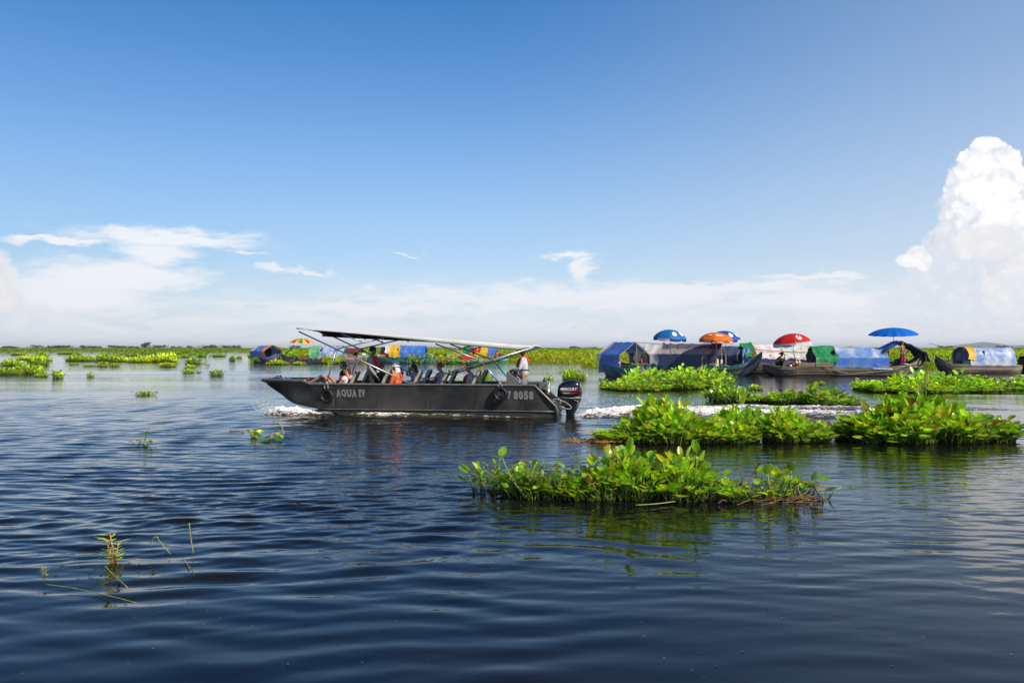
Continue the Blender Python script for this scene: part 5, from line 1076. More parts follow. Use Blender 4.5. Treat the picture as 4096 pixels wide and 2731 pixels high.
def gable(hw, zb, ze, zr, a=0.0, b=1.0):
    """profile points from the near wall foot (0) over the ridge (.5) to the far wall foot (1)"""
    P_ = [(-hw, zb), (-hw, ze), (0, zr), (hw, ze), (hw, zb)]; S = [0, .22, .5, .78, 1]
    f = lambda s: (float(np.interp(s, S, [p[0] for p in P_])), float(np.interp(s, S, [p[1] for p in P_])))
    return [f(a)]+[P_[i] for i in range(5) if a < S[i] < b]+[f(b)]
def barrel(hw, zb, zr, n=12, a=0.0, b=1.0):
    o = []
    for i in range(n+1):
        s = a+(b-a)*i/n; q = math.pi*(1-s); y = hw*math.copysign(abs(math.cos(q))**.75, math.cos(q)); o.append((y, zb+(zr-zb)*math.sin(q)**.62))
    return o
def frame(t, x, prof, m, r=.03, mid=True):
    MB().tube([(x, y*.97, z-.03) for y, z in prof], r, 6).build('end_frame', m, t)
    if mid:
        zr = max(z for y, z in prof); zb = min(z for y, z in prof); MB().tube([(x, .15, zb), (x, .12, zr-.05)], r*.8, 6).build('post', m, t)
def place(label, px, py_wl, D_, rz, name='houseboat', cat='houseboat', group='wooden houseboats with tarpaulin roofs'):
    return empty(name, ((px-2048)/F*D_, D_, 0), R(rz), label, cat, group)
def pole(t, a, b, r, m, name='pole'): MB().tube([a, ((a[0]+b[0])/2, (a[1]+b[1])/2, (a[2]+b[2])/2-.04), b], r, 6).build(name, m, t, True)
def zpx(py, D_): return CH-(py-HOR)/F*D_
def thing_at(name, label, cat, px, py, D_, mb, m, group=None, rz=0.0, smooth=True):
    o = mb.build(name, m, None, smooth); o.location = at(px, py, D_); o.rotation_euler = (0, 0, R(rz)); return tag(o, label, cat, group)
def rock_prof(w, h): return [(0, h), (w*.5, h*.95), (w*.8, h*.6), (w, 0)]
# --- blue gabled houseboat (leftmost of the right hand row)
t = place('small grey houseboat with a bright blue gabled tarpaulin, its open end facing right', 2512, 1495, 58, -66)
hull(t, 4.4, [(-2.2, 1.0), (-1.2, .78), (.8, .62), (1.5, .62), (2.2, .75)], [(-2.2, .35), (-1.6, -.1), (1.6, -.1), (2.2, .15)], 2.75, [WD['tin'], WD['tin'], WD['tin'], WD['teal']], deck=.35)
P_ = gable(1.30, .55, 1.55, 2.52); cover(t, -1.9, .95, gable(1.32, .25, 1.55, 2.52, 0, .72), T['blue'], 'roof_tarpaulin', .03, 0, 2); cover(t, -1.9, .9, gable(1.3, .9, 1.55, 2.5, .72, 1), T['navy'], 'far_wall_sheet', .02, 0, 5)
cover(t, -2.1, -1.55, gable(1.33, .8, 1.6, 2.5, .1, .9), T['white'], 'rear_plastic_sheet', .06, .03, 8); frame(t, .93, P_, WD['bamboo']); frame(t, -.4, P_, WD['grey'], .025, False)
MB().grid(lambda u, v: (.5-.5*v, .4+.5*u, 2.1-.9*v-.3*u+.1*math.sin(u*9)), 8, 8).build('hanging_sheet', T['white'], t, True)
MB().grid(lambda u, v: (.96+.03*math.sin(v*6), .50+.5*u, 1.9-.35*u-1.2*v), 8, 8).build('hanging_cloth', T['black'], t, True)
pole(t, (-1.2, -.5, .7), (1.6, .6, .95), .03, WD['bamboo']); MB().box((1.5, .2, .85), (.1, .08, .9), (.2, .2, 0)).build('sternpost', WD['grey'], t); MB().lathe([(0, .28), (.16, .25), (.18, 0), (.13, -.1)], 12, (-.3, -.6, .85)).build('cooking_pot', M['steel'], t, True)
pole(t, (1.9, .3, .0), (2.1, -.3, 1.3), .03, WD['red'], 'rudder_pole')
# --- long navy houseboat
t = place('long houseboat with a navy and beige tarpaulin hut, white plastic sheet at its left', 2800, 1500, 62, -30)
hull(t, 9.4, [(-4.7, .95), (-3.6, .7), (2.6, .66), (3.8, .95), (4.7, 1.75)], [(-4.7, .3), (-3.6, -.1), (3.4, -.1), (4.3, .55), (4.7, 1.35)], 2.7, [WD['tin'], WD['tin'], WD['dark'], WD['teal']], deck=.42, cap=WD['teal'])
g_ = lambda a, b, o=0: gable(1.35+o, .55, 1.62, 2.40+o, a, b)
cover(t, -4.1, 1.0, g_(0, .22), T['navyg'], 'wall_tarpaulin', .03, 0, 3); cover(t, -4.1, 1.2, g_(.21, .38), T['dusty'], 'lower_roof_tarpaulin', .03, .012, 4); cover(t, -4.1, 1.1, g_(.36, .64), T['purple'], 'ridge_tarpaulin', .035, .02, 7)
cover(t, -4.1, 1.0, g_(.62, 1), T['navyg'], 'far_roof_tarpaulin', .03, 0, 9); cover(t, -4.3, -2.9, g_(.06, .62, .03), T['white'], 'plastic_sheet', .07, .05, 12, edge=.35); cover(t, .95, 1.75, g_(.34, .5, .02), T['navy'], 'front_roof_patch', .02, .03, 14)
frame(t, 1.65, g_(0, 1), WD['bamboo'], .04); frame(t, 1.55, g_(.2, .8), WD['pale'], .05, False); pole(t, (.6, -1.35, 1.62), (1.0, -.1, 2.5), .03, WD['pale'], 'roof_pole')
for i, y in enumerate((-.9, -.5, .1, .6, 1.0)): MB().box((1.15-.1*i, y, .62), (.35, .28, .35+.1*(i % 3)), (0, 0, .2*i)).build('stored_crate', (WD['pale'], T['white'], WD['grey'], T['dusty'], WD['bamboo'])[i], t)
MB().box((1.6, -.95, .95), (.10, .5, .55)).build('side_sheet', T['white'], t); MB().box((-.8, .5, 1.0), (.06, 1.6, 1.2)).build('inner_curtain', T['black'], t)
pole(t, (.9, -1.3, 1.15), (2.8, -.7, .62), .022, WD['bamboo'], 'pole'); MB().lathe([(.0, .3), (.07, .28), (.1, .2), (.1, 0)], 10, (1.8, -.5, .9)).build('lantern', T['white'], t, True)
MB().box((3.3, 0, .62), (.7, .9, .06)).build('bow_seat', WD['pale'], t); pole(t, (4.3, .1, 2.1), (3.75, -.2, .5), .05, WD['orange'], 'paddle')
MB().prism([(3.9, 1.0), (4.05, 1.0), (4.35, 1.75), (4.22, 1.95), (4.1, 1.7)], -.35, -.31).build('paddle_blade', WD['orange'], t)
# --- small dark boat with a second gable behind
t = place('small dark gabled boat with a green lined hut, half hidden between two longer houseboats', 2915, 1490, 68, -40)
hull(t, 4.2, [(-2.1, .8), (1.4, .7), (2.1, 1.1)], [(-2.1, 0), (1.4, -.1), (2.1, .4)], 1.9, WD['dark']); g_ = lambda a, b: gable(.95, .7, 1.5, 2.25, a, b)
cover(t, -1.6, 1.2, g_(0, 1), T['navyg'], 'roof_tarpaulin', .04, 0, 31); frame(t, 1.15, g_(0, 1), WD['pale'], .04, False); MB().box((.2, 0, 1.0), (.05, 1.7, .7)).build('green_curtain', T['green'], t)
# --- white roofed houseboat behind the wooden one
t = place('houseboat with a long white and silver tarpaulin roof over navy walls', 3105, 1495, 65, 1)
hull(t, 7.2, [(-3.6, 1.1), (-2.8, .75), (2.8, .75), (3.6, 1.1)], [(-3.6, .2), (-2.8, -.1), (2.8, -.1), (3.6, .2)], 2.5, [WD['dark'], WD['dark'], WD['grey']], deck=.45)
g_ = lambda a, b, o=0: gable(1.25+o, .75, 1.42, 2.36+o, a, b)
cover(t, -2.75, 2.8, g_(.0, .24), T['navy'], 'wall_tarpaulin', .03, 0, 41); cover(t, -2.75, 2.8, g_(.76, 1), T['navy'], 'far_wall_tarpaulin', .03, 0, 42)
cover(t, -2.35, .3, g_(.16, .8, .05), T['pink'], 'pinkish_roof_tarpaulin', .03, .02, 43, edge=.12); cover(t, .2, 2.85, g_(.15, .8, .06), T['silver'], 'silver_roof_tarpaulin', .055, .03, 44, edge=.18); cover(t, -2.95, -2.0, g_(.22, .62, .08), T['green'], 'green_roof_sheet', .09, .04, 45, edge=.3)
pole(t, (-2.1, -.95, 1.93), (3.1, -1.05, 1.70), .032, WD['bamboo'], 'bamboo_pole'); frame(t, 2.8, g_(0, 1), WD['bamboo'], .03); frame(t, -2.7, g_(0, 1), WD['grey'], .03)
MB().grid(lambda u, v: (-3.1+.75*u, -1.0-.05*math.sin(u*14), 2.0-1.35*v), 14, 6).build('blue_side_panel', T['blued'], t, True)
# --- the long weathered wooden boat
t = place('long weathered wooden boat with green and blue tarpaulin hut and arched stern shelter', 3372, 1503, 59.5, -2)
hull(t, 11.8, [(-5.9, .80), (-5.3, .68), (-3.8, .62), (-3.6, .95), (-1.2, .92), (-1.0, .62), (1.5, .58), (4.2, .74), (5.1, 1.05), (5.9, 1.72)], [(-5.9, .35), (-5.2, -.05), (-4, -.12), (3.8, -.12), (5.0, .25), (5.9, 1.0)], 2.3, [WD['dark'], WD['grey'], WD['grey'], WD['grey']], ends=(.18, .30), n=44, strakes=4, deck=.36, cap=WD['pale'])
g_ = lambda a, b, o=0: gable(1.02+o, .62, 1.34, 2.10+o, a, b); xa = -2.35; xb = 2.95
cover(t, xa, xb, g_(0, .235), T['blue'], 'wall_tarpaulin', .045, 0, 51); cover(t, xa, xb, g_(.225, .775), T['blued'], 'roof_tarpaulin', .035, .012, 52); cover(t, xa, xb, g_(.77, 1), T['blue'], 'far_wall_tarpaulin', .03, 0, 53)
cover(t, xa-.05, -.75, g_(.10, .80, .05), T['green'], 'green_front_sheet', .09, .05, 54, edge=.5); MB().grid(lambda u, v: (-1.55+.8*u-.3*v, -1.08-.05*math.sin(u*11), 1.45-1.05*v*(1-.4*u)), 10, 10).build('hanging_green_flap', T['green'], t, True)
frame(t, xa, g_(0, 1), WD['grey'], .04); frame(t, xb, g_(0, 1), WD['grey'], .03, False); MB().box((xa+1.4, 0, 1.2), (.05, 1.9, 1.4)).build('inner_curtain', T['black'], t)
MB().grid(lambda u, v: (1.65+1.45*u, -1.20-.03*math.sin(u*5), .58-.10*v), 10, 2).build('blue_cloth_on_rail', T['blued'], t, True, solid=.02)
# stern shelter, its arch facing the camera
sx = 4.0; pr = [(-1.25, 1.82), (-.6, 2.25), (0, 2.50), (.55, 2.30), (1.2, 1.95), (1.75, 1.62), (2.0, 1.05)]
def arch(u, v, off=0.0, wr_=.02):
    i = u*(len(pr)-1); x = np.interp(i, range(len(pr)), [p[0] for p in pr]); z = np.interp(i, range(len(pr)), [p[1] for p in pr]); w = wr_*math.sin(u*40+v*9)+wr_*math.cos(u*23-v*14); return (sx+x, -.85+1.7*v, z+off+w+.06*math.sin(v*math.pi))
MB().grid(lambda u, v: arch(u, v, .05), 30, 10).build('shelter_tarpaulin', T['blue'], t, True); MB().grid(lambda u, v: arch(u, v, -.03, .01), 24, 8).build('shelter_lining', T['navyg'], t, True)
MB().grid(lambda u, v: arch(.78+.24*u, v*.5-.03, .09, .05), 10, 8).build('white_patch_sheet', T['white'], t, True)
for y in (-.8, 0, .8): MB().tube([(sx+a, y, b-.05) for a, b in pr], .03, 6).build('shelter_rib', WD['grey'], t)
for x, y, z1 in ((-1.2, -.75, 1.75), (-1.2, .75, 1.75), (1.7, -.8, 1.6), (1.7, .8, 1.6), (-.35, .75, 2.3)): MB().tube([(sx+x, y, .4), (sx+x, y, z1)], .035, 6).build('shelter_post', WD['grey'], t)
MB().grid(lambda u, v: (sx-.75+.22*u+.05*math.sin(v*5), .6, 2.2-1.15*v), 6, 8).build('hanging_black_cloth', T['black'], t, True); MB().grid(lambda u, v: (sx+1.3+.6*u, .8-.3*u, 1.75-.9*v*u), 8, 8).build('dark_side_sheet', T['black'], t, True)
MB().grid(lambda u, v: (sx-1.35+.4*u, -.5, 1.45-.55*v*(.6+.4*math.sin(u*7))), 8, 6).build('hanging_white_shirt', T['white'], t, True); MB().box((sx+.3, .7, .8), (2.2, .05, .5)).build('inner_board', WD['teal'], t); MB().box((sx+1.35, .0, .98), (.1, 1.3, .3), (0, .3, 0)).build('thwart', WD['pale'], t)
MB().box((sx+.2, -.1, .66), (2.6, 1.5, .05)).build('stern_deck', WD['pale'], t); pole(t, (-1.9, -1.25, .75), (-1.2, -1.22, .45), .02, WD['bamboo'], 'short_pole')
pole(t, (sx-1.0, -.7, .72), (sx+.85, .3, 1.72), .04, WD['bamboo'], 'steering_oar'); MB().box((sx+.9, .33, 1.78), (.20, .06, .10)).build('oar_handle', T['blue'], t); MB().tube([(5.0, -1.0, .95), (3, -1.22, .45), (0, -1.2, .15), (-1.2, -1.18, .5)], .014, 5).build('mooring_rope', M['rope'], t)
hb4 = t
def w4(x, y, z): a = R(-2); return Vector((t4x+x*math.cos(a)-y*math.sin(a), 59.5+x*math.sin(a)+y*math.cos(a), z))
t4x = (3372-2048)/F*59.5
def prop(name, label, cat, x, y, z, mb, m, smooth=True, group=None):
    o = mb.build(name, m, None, smooth); o.location = w4(x, y, z); return tag(o, label, cat, group)
prop('basin', 'yellow washing basin on the stern deck of the long wooden boat', 'basin', sx+.25, -.75, .69, MB().lathe([(0, .02), (.22, .02), (.28, .16), (.30, .20), (.28, .20), (.24, .05), (0, .04)], 20), mat('yellow_plastic', (.62, .50, .10), .4))
prop('cooking_pot', 'big blackened cooking pot on a white stove at the stern of the long wooden boat', 'pot', sx+.15, -.45, .90, MB().lathe([(0, .0), (.26, .03), (.34, .16), (.33, .28), (.30, .30), (.0, .32)], 20), M['plas'])
prop('inner_tube', 'black cloth bundle hanging over the pot at the stern of the long wooden boat', 'bundle', sx+.1, -.40, 1.20, MB().lathe([(.0, .12), (.25, .10), (.45, .02), (.50, -.08), (.3, -.06)], 18, (0, 0, 0), None, 1.1, .7), T['black'])
prop('stove', 'white clay stove under the black pot on the stern deck', 'stove', sx+.25, -.45, .69, MB().lathe([(.26, 0), (.30, .18), (.27, .22), (.2, .2)], 16), T['white'])
random.seed(19)
for i, (x, z, c, lab) in enumerate(((-4.05, .78, (.75, .75, .72), 'round white bowl beside the fisher in the hat'), (-3.85, .90, (.65, .05, .04), 'red cloth lump among the wares at the bow of the wooden boat'), (-3.62, .98, (.85, .5, .2), 'left bottle with orange label on the bow of the wooden boat'), (-3.40, .98, (.85, .55, .35), 'right bottle with orange label on the bow of the wooden boat'), (-3.55, .68, (.7, .75, .12), 'yellow green packet among the wares at the bow'), (-3.2, .66, (.05, .22, .6), 'blue round box at the right end of the wares'))):
    mb = MB().lathe([(0, .0), (.10, .0), (.12, .10), (.07, .17), (0, .18)], 12) if i not in (2, 3) else MB().lathe([(0, 0), (.10, 0), (.10, .18), (.04, .24), (.035, .32), (0, .33)], 12)
    prop('market_item', lab, 'bowl' if i == 0 else 'bottle' if i in (2, 3) else 'packet', x, -.55, z-.12, mb, mat('ware_%d' % i, c, .5), group='wares on the bow of the wooden boat')
# --- yellow edged houseboat at the right
t = place('wooden boat with upturned bow and a blue barrel tarpaulin hut edged in yellow, farthest right', 3912, 1490, 66, 4)
hull(t, 7.5, [(-3.75, 1.45), (-3.2, .95), (-2.6, .72), (-1, .66), (3.75, .62)], [(-3.75, 1.1), (-3.2, .3), (-2.6, -.1), (3.2, -.1), (3.75, .2)], 2.0, [WD['grey'], WD['grey'], WD['pale']], ends=(.25, .25), deck=.40, cap=WD['pale'])
b_ = lambda a, b, o=0: barrel(1.05+o, .62, 2.12+o, 14, a, b)
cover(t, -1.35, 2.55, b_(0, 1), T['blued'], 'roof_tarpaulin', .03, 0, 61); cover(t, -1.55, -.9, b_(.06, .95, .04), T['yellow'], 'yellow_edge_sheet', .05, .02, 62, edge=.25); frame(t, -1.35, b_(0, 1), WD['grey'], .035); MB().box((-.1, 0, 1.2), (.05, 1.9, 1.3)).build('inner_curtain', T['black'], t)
cover(t, -1.5, -1.3, b_(.5, 1, .02), T['blue'], 'blue_side_flap', .02, 0, 63); MB().grid(lambda u, v: (-1.9+.75*u, -1.0, 1.0-.42*v), 8, 4).build('green_net', T['gnet'], t, True); MB().box((-2.1, .3, .85), (1.1, .9, .45)).build('side_board', WD['grey'], t)
pole(t, (-2.6, 0, .7), (-2.45, 0, 1.65), .04, WD['grey'], 'mooring_post'); pole(t, (-3.9, .5, 2.45), (-1.3, .3, 1.95), .02, WD['bamboo'], 'long_pole')
t = place('dark bow of another boat just entering the frame at the right edge', 4150, 1490, 70, 0, 'small_boat', 'boat', None); hull(t, 3.4, [(-1.7, 1.1), (-1.1, .9), (1.7, .7)], [(-1.7, .6), (-1.1, 0), (1.7, -.1)], 1.5, WD['dark'])
cover(t, -1.3, .6, barrel(.6, .8, 1.35), T['black'], 'dark_cover', .05, 0, 71)
# pole across from the blue hut to the next
pl = MB().tube([(0, 0, 0), (2.0, 0, -.12), (0, 0, 0)][:2], .02, 6).build('mooring_pole', WD['dark']); pl.location = at(2533, 1369, 60); tag(pl, 'thin pole slanting between the blue gabled hut and the navy houseboat', 'pole')
# ---------------------------------------------------------------- the left hand group, farther off
t = place('small houseboat with an orange edged blue tarpaulin, leftmost of all the boats', 1066, 1452, 113, -42)
hull(t, 5.8, [(-2.9, 1.1), (-2.2, .9), (2.0, .8), (2.9, 1.3)], [(-2.9, .3), (-2.2, -.1), (2.1, -.1), (2.9, .6)], 2.4, [WD['tin'], WD['tin'], WD['red'], WD['blue']], deck=.4, strakes=4)
g_ = lambda a, b, o=0: gable(1.3+o, .7, 1.70, 2.45+o, a, b); cover(t, -2.2, 1.5, g_(0, 1), T['blue'], 'roof_tarpaulin', .04, 0, 81); cover(t, 1.0, 1.75, g_(.05, .95, .06), T['orange'], 'orange_edge_sheet', .08, .03, 82, edge=.3); cover(t, -1.9, -1.5, g_(.22, .45, .04), T['white'], 'white_strip', .02, .02, 83)
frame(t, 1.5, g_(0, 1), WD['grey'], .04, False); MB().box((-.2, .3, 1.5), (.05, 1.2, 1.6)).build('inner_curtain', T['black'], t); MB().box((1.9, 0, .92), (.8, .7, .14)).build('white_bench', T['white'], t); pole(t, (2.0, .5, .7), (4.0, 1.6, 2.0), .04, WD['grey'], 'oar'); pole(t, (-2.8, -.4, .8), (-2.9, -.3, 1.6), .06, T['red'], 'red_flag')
t = place('long grey dugout with an outboard pole, between the orange and the green roofed houseboats', 1200, 1452, 111, -6, 'dugout_boat', 'boat', None)
hull(t, 5.4, [(-2.7, 1.25), (-2.0, .85), (1.8, .42), (2.7, .50)], [(-2.7, .8), (-1.9, .0), (1.8, -.1), (2.7, .2)], 1.2, [WD['grey'], WD['tin']], deck=.2, strakes=2); pole(t, (-2.3, 0, .9), (-.9, 0, 2.5), .05, WD['blue'], 'paddle'); MB().box((-.2, 0, .85), (.6, .4, .35)).build('engine_box', M['plas'], t)
t = place('houseboat with a pale green front sheet and faded blue hut under the striped umbrella', 1318, 1450, 110, -3)
hull(t, 9.6, [(-4.8, 1.0), (-4, .85), (3.6, .80), (4.8, 1.15)], [(-4.8, .3), (-4, -.1), (3.8, -.1), (4.8, .5)], 2.4, [WD['grey'], WD['grey'], WD['blue'], WD['orange']], deck=.4)
g_ = lambda a, b, o=0: gable(1.25+o, .70, 1.55, 2.32+o, a, b); cover(t, -2.3, 2.3, g_(0, 1), T['blued'], 'roof_tarpaulin', .05, 0, 91); cover(t, -2.5, -1.1, g_(.02, .80, .05), T['lgreen'], 'green_front_sheet', .08, .04, 92, edge=.4); frame(t, -2.3, g_(0, 1), WD['grey'], .04)
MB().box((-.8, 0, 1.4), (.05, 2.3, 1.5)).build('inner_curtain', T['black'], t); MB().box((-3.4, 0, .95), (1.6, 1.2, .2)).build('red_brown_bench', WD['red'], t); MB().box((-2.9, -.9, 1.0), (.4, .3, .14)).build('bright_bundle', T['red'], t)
t = place('boat with a low maroon roof and orange bundles, right of the faded blue hut', 1425, 1448, 112, -4)
hull(t, 4.6, [(-2.3, .9), (2.3, 1.1)], [(-2.3, 0), (2.3, .3)], 2.0, [WD['orange'], WD['turq']], strakes=2, deck=.4); g_ = lambda a, b: gable(1.1, 1.5, 1.70, 2.1, a, b); cover(t, -1.9, .9, g_(.0, 1), T['maroon'], 'maroon_roof', .03, 0, 101)
for x, y in ((-1.7, -1), (.8, -1), (-1.7, 1), (.8, 1)): MB().tube([(x, y, .4), (x, y, 1.6)], .04, 6).build('post', WD['grey'], t)
for i, (x, z, k) in enumerate(((-1.2, 1.4, 'orange'), (-.6, 1.3, 'orange'), (-1.3, .9, 'red'), (.0, 1.2, 'black'), (-.5, .85, 'orange'), (1.2, 1.1, 'white'))): MB().box((x, -.5, z), (.5, .4, .5), (.2*i, 0, .3)).build('bundle', T[k], t, bevel=.06)
t = place('small boat with a white cloth over a dark hut, left of the yellow roofed one', 1558, 1448, 116, -2)
hull(t, 4.6, [(-2.3, .9), (2.3, .8)], [(-2.3, .1), (2.3, -.1)], 2.0, [WD['grey'], WD['green']], strakes=2); cover(t, -1.2, 1.5, gable(1.1, .8, 1.5, 2.3), T['black'], 'dark_hut_cover', .04, 0, 111); cover(t, -.5, 1.3, gable(1.15, 1.3, 1.6, 2.45, .1, .9), T['white'], 'white_cloth', .12, .05, 112, edge=.3)
t = place('houseboat with a bright yellow sheet on the left of its long blue tarpaulin hut', 1632, 1446, 112, -2)
hull(t, 9.4, [(-4.7, 1.0), (-4, .82), (3.6, .74), (4.7, .9)], [(-4.7, .3), (-4, -.1), (3.8, -.1), (4.7, .4)], 2.4, [WD['grey'], WD['blue'], WD['green']], deck=.4, strakes=3)
g_ = lambda a, b, o=0: gable(1.3+o, .78, 1.62, 2.46+o, a, b); cover(t, -2.3, 2.6, g_(0, 1), T['blue'], 'blue_tarpaulin', .05, 0, 121); cover(t, -2.45, -.95, g_(.02, .85, .06), T['yellow'], 'yellow_sheet', .06, .03, 122, edge=.2); frame(t, -2.3, g_(0, 1), WD['grey'], .04)
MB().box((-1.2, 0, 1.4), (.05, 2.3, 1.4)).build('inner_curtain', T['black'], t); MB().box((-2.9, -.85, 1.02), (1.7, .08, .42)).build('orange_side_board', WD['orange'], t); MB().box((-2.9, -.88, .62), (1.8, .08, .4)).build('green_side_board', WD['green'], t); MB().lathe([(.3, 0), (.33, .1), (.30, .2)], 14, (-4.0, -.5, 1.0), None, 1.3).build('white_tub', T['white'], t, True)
t = place('low turquoise boat with nets and gear, between the blue hut and the red box', 1760, 1444, 112, 3, 'fishing_boat', 'boat', None)
hull(t, 6.0, [(-3, .75), (1.5, .70), (3, 1.35)], [(-3, .2), (1.5, -.05), (3, .9)], 1.4, [WD['red'], WD['turq']], strakes=2, deck=.4)
for i in range(7): MB().box((-1.8+.62*i, -.1, .98), (.35, .4, .4+.12*(i % 3)), (.3*i, .2, i)).build('gear_bundle', (T['black'], T['white'], T['black'], T['red'], T['black'], T['blued'], T['orange'])[i], t, bevel=.05)
MB().box((2.3, 0, 1.25), (.5, .3, .3), (0, .4, .2)).build('orange_prow_cloth', T['orange'], t)
t = place('green boat with a yellow rim carrying a red crate in front of the plant field', 1885, 1452, 107, 0, 'green_boat', 'boat', None)
hull(t, 6.9, [(-3.45, .48), (3.45, .42)], [(-3.45, .0), (3.45, -.05)], 1.5, [WD['green'], WD['green']], ends=(.08, .3), strakes=2, deck=.25, cap=WD['yel'])
MB().tube([(-1.7, -.78, .30), (-1.2, -.79, .40), (-.7, -.79, .22), (-.9, -.79, .14), (-1.2, -.79, .22)], .035, 5).build('painted_scroll', WD['yel'], t); MB().lathe([(0, .02), (.10, 0)], 5, (-.35, -.79, .30), (math.pi/2, 0, 0)).build('painted_star', T['white'], t)
o = MB().box((0, 0, .42), (1.3, .8, .84)).box((0, 0, .86), (1.38, .88, .06)).build('red_crate', mat('red_plastic', (.60, .03, .025), .45, 0, .15, 3), bevel=.03); o.location = ((1869-2048)/F*107.2, 107.2, .46); tag(o, 'bright red crate standing on the green boat', 'crate')
t = place('houseboat with a red, yellow and blue striped tarpaulin and a green front tent', 1940, 1446, 113, -3)
hull(t, 6.4, [(-3.2, .8), (3.2, .8)], [(-3.2, 0), (3.2, 0)], 2.2, [WD['green'], WD['turq']], strakes=2); g_ = lambda a, b, o=0: gable(1.2+o, .95, 1.55, 2.18+o, a, b)
for xa_, xb_, k, a_, b2 in ((-2.0, 1.7, 'yellow', 0, 1), (-2.0, -.55, 'red', .22, .8), (.55, 1.75, 'blue', 0, 1)): cover(t, xa_, xb_, g_(a_, b2, .0 if k == 'yellow' and a_ == 0 else .04), T[k], k+'_sheet', .03, .0, 131)
cover(t, -3.0, -1.9, gable(1.25, .8, 1.6, 2.4), T['green'], 'green_tent', .08, 0, 135, edge=.3); MB().box((2.4, -.3, 1.1), (.9, .5, .5), (0, .1, .2)).build('red_brown_bundle', T['maroon'], t, bevel=.1)
# ================================================================ UMBRELLAS
def umbrella(label, px, pya, D_, r, h, n, cols, zfoot, val=None, tilt=(0, 0), rot=0.0, logo=None, txt=None, foot=None, flat=1.0, vh=.20, vtxt=None):
    za = zpx(pya, D_); x = (px-2048)/F*D_; fx = foot if foot is not None else x
    t = empty('umbrella', (fx, D_, zfoot), 0, label, 'umbrella', 'sun umbrellas over the boats')
    top = Vector((x-fx, 0, za-zfoot)); Rm = Euler((R(tilt[0]), R(tilt[1]), 0)).to_matrix()
    def pt(a, v, off=0.0, k=0.0):
        q = (v**flat)*R(70)/1.0; rr = r*math.sin(v*R(62))/math.sin(R(62)); z = -h*(1-math.cos(v*R(62)))/(1-math.cos(R(62))); rr *= (1-.035*math.sin(k*math.pi)*v); z -= .05*h*math.sin(k*math.pi)*v
        nrm = Vector((math.cos(a)*.5, math.sin(a)*.5, 1)).normalized(); return top+Rm @ (Vector((math.cos(a)*rr, math.sin(a)*rr, z))+nrm*off)
    for i in range(n):
        a0 = rot+2*math.pi*i/n; da = 2*math.pi/n
        MB().grid(lambda u, v: tuple(pt(a0+da*u, max(.0, v), 0, u)), 6, 8).build('panel', cols[i % len(cols)], t, True)
        if val:
            def vf(u, v, a0=a0, da=da):
                p = pt(a0+da*u, 1.0, 0, u); d = Rm @ Vector((math.cos(a0+da*u)*.12, math.sin(a0+da*u)*.12, -1)); return tuple(p+d*(v*vh*(1-.12*abs(2*u-1)**6)))
            vm_ = val[i % len(val)]; MB().grid(lambda u, v: vf(.02+.96*u, v), 6, 2).build('valance', vm_, t, True)
        MB().tube([pt(a0, v, -.012) for v in (0, .25, .5, .75, 1)], .008, 4).build('rib', M['steel'], t)
    MB().tube([(0, 0, 0), top+Vector((0, 0, .0))], .022, 8).build('pole', M['steel'], t, True); MB().lathe([(0, .07), (.02, .05), (.03, 0)], 8, top+Vector((0, 0, .0))).build('finial', M['redp'] if n > 12 else M['white'], t, True)
    if logo:
        for ia in logo:
            a0 = rot+2*math.pi*(ia+.5)/n; da = 2*math.pi/n; m = MB(); vs = [pt(a0, .62, .02, .5)]+[pt(a0+da*.26*math.cos(q), .62+.19*math.sin(q), .015, .5+.26*math.cos(q)) for q in np.linspace(0, 2*math.pi, 20, endpoint=False)]
            m.add(vs, [(0, 1+k, 1+(k+1) % 20) for k in range(20)]); m.build('printed_disc', M['white'], t)
    if txt:
        for (s_, ia, v0, size, mm) in txt:
            a0 = rot+2*math.pi*(ia+.5)/n; p = pt(a0, v0, .045, .5); ux = (pt(a0+.05, v0, .0, .5)-pt(a0-.05, v0, 0, .5)).normalized(); uz = (pt(a0, v0-.08, 0, .5)-pt(a0, v0+.08, 0, .5)).normalized(); nz_ = ux.cross(uz)
            w_ = size*len(s_)*.62 if len(s_) > 1 else size*.8; Mx = Matrix((ux, uz, nz_)).transposed()
            text(s_, .2, mm, t, p-ux*w_/2-uz*size/2, Mx.to_euler(), 'print', .006, .004, fit=(w_, size))
    if vtxt:
        for (s_, ia, mm) in vtxt:
            a0 = rot+2*math.pi*(ia+.5)/n; p = pt(a0, 1.0, 0, .5); ux = (pt(a0+.05, 1, .0, .5)-pt(a0-.05, 1, 0, .5)).normalized(); dz = Rm @ Vector((math.cos(a0)*.12, math.sin(a0)*.12, -1)); uz = -dz.normalized(); nz_ = ux.cross(uz); w_ = r*.42
            text(s_, .1, mm, t, p+dz*vh*.75-ux*w_/2+nz_*.03, Matrix((ux, uz, nz_)).transposed().to_euler(), 'print', .003, .003, fit=(w_, vh*.45))
    return t
cloth = lambda nme, c, tr=.25: mat(nme, c, .6, 0, .12, 2, .004, 10, (1, 1, 1), .4, None, tr)
UB = cloth('sky_blue_umbrella_cloth', (.015, .17, .50)); UB2 = cloth('royal_blue_umbrella_cloth', (.01, .09, .46)); UO = cloth('orange_umbrella_cloth', (.90, .20, .01)); UR = cloth('red_umbrella_cloth', (.72, .02, .015)); UW = cloth('white_umbrella_cloth', (.72, .74, .78)); UN = cloth('navy_valance_cloth', (.02, .05, .22)); UBB = cloth('bright_blue_umbrella_cloth', (.0, .17, .72)); UY = cloth('yellow_umbrella_cloth', (.95, .62, .03)); UG = cloth('green_umbrella_cloth', (.02, .36, .12)); UOD = cloth('dark_orange_valance_cloth', (.62, .11, .02))
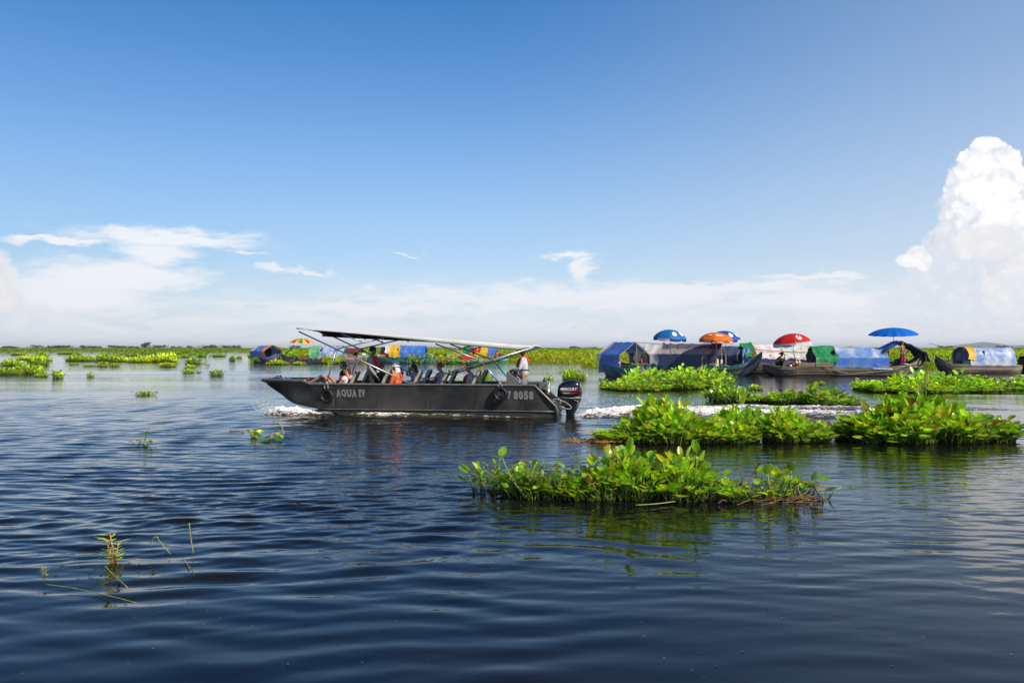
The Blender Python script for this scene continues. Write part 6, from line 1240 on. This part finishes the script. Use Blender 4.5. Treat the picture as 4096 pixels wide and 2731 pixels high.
umbrella('blue advertising umbrella with a white disc, above the white plastic sheet', 2682, 1318, 60, 1.22, .62, 8, [UB], 1.0, [UN, UN, UN, UN, UN, UN, UN, UW], (4, 3), R(-22.5-90+10), [0, 1], vh=.20)
umbrella('orange umbrella with white lettering, in front of a blue one', 2866, 1329, 60, 1.25, .55, 8, [UO], 1.0, [UOD], (3, 2), R(-22.5-90), None, [('PRO', 0, .62, .26, M['white']), ('BEER', 7, .60, .12, M['white'])], vh=.22, vtxt=[('GANZBERG', 7, M['white']), ('GANZBERG', 1, M['white']), ('GANZBERG', 0, M['white'])])
umbrella('royal blue umbrella with a white disc, partly hidden behind the orange one', 2902, 1323, 64, 1.25, .62, 8, [UB2], 1.0, [UN, UW], (4, 3), R(-22.5-90+14), [0, 1], vh=.20)
umbrella('red umbrella with white valance and a letter C in a white disc', 3165, 1334, 58, 1.33, .62, 8, [UR], .6, [UW], (2, -6), R(-22.5-90+12), [0], [('C', 0, .62, .24, M['redp'])], foot=(3184-2048)/F*58, vh=.26, vtxt=[('carabao', 7, UN)])
umbrella('widest umbrella, plain bright blue with sixteen ribs, above the shirtless man', 3573, 1311, 60, 1.76, .52, 16, [UBB], .7, None, (5, -2.5), R(5), foot=(3579-2048)/F*60)
umbrella('red, yellow and green striped umbrella over the distant left houseboats', 1207, 1353, 110, 1.65, .60, 18, [UR, UY, UG, UY], 1.0, None, (2, 1), R(-10))
# ================================================================ PEOPLE ON THE HOUSEBOATS
j = stand(); j.update(face=(.95, -.3, 0), elL=(.02, .25, 1.16), wrL=(.24, .08, 1.06), elR=(.04, -.27, 1.16), wrR=(.28, -.10, 1.08))
p4 = w4(3.95, -.88, .60)
person('shirtless man in loose maroon trousers standing under the wide blue umbrella', p4, R(-62), j, skin='skinb', trousers='maroon', hair='hairb', sc=1.13)
j = sit(); j.update(pel=(0, 0, .20), wai=(.03, 0, .34), che=(.12, 0, .52), nek=(.20, 0, .66), hed=(.27, 0, .76), face=(.9, -.1, -.35), shL=(.14, .18, .60), shR=(.14, -.18, .60), elL=(.32, .20, .44), wrL=(.52, .12, .36), elR=(.30, -.20, .44), wrR=(.50, -.10, .36),
    hpL=(.02, .10, .20), hpR=(.02, -.10, .20), knL=(.34, .14, .46), knR=(.34, -.14, .46), anL=(.22, .12, .08), anR=(.22, -.12, .08))
person('person in dark brimmed hat and tan shirt crouching on the bow of a wooden boat', w4(-5.0, -.35, .58), R(-8), j, skin='skinb', shirt='tan', trousers='blackt', hat=('brim', 'capg'), hair='hairb', sc=1.28)
pl = MB().tube([(0, 0, 0), (1.1, 0, -.10), (2.2, 0, -.20)], .02, 6).build('paddle_shaft', WD['bamboo']); pl.location = w4(-4.35, -.45, 1.05); tag(pl, 'pale paddle held out by the crouching person in the brimmed hat', 'paddle')
person('dark clothed person standing by the green tent of the striped houseboat', ((1893-2048)/F*111, 111, .8), R(200), stand(), skin='skinb', shirt='navy', trousers='blackt', hair='hairb', sc=.92)
person('person in a pink top sitting at the right end of the striped houseboat', ((1984-2048)/F*110, 110, .35), R(240), sit(), skin='skinb', shirt='redv', trousers='blackt', hair='hairb', sc=.95)
# ================================================================ HAZE
hb = MB().box((0, 14000, 81), (90000, 60000, 168)).build('haze', None)
hmt = bpy.data.materials.new('thin_humid_air'); hmt.use_nodes = True; q = NG(hmt.node_tree); hmt.node_tree.nodes.clear()
pv = q.n('ShaderNodeVolumePrincipled'); pv.inputs['Color'].default_value = (.86, .92, 1.0, 1); pv.inputs['Density'].default_value = 0.00004; o_ = q.n('ShaderNodeOutputMaterial'); q.L.new(pv.outputs[0], o_.inputs[1])
hb.data.materials.append(hmt); tag(hb, 'thin pale haze over the lake', None, None, 'stuff')
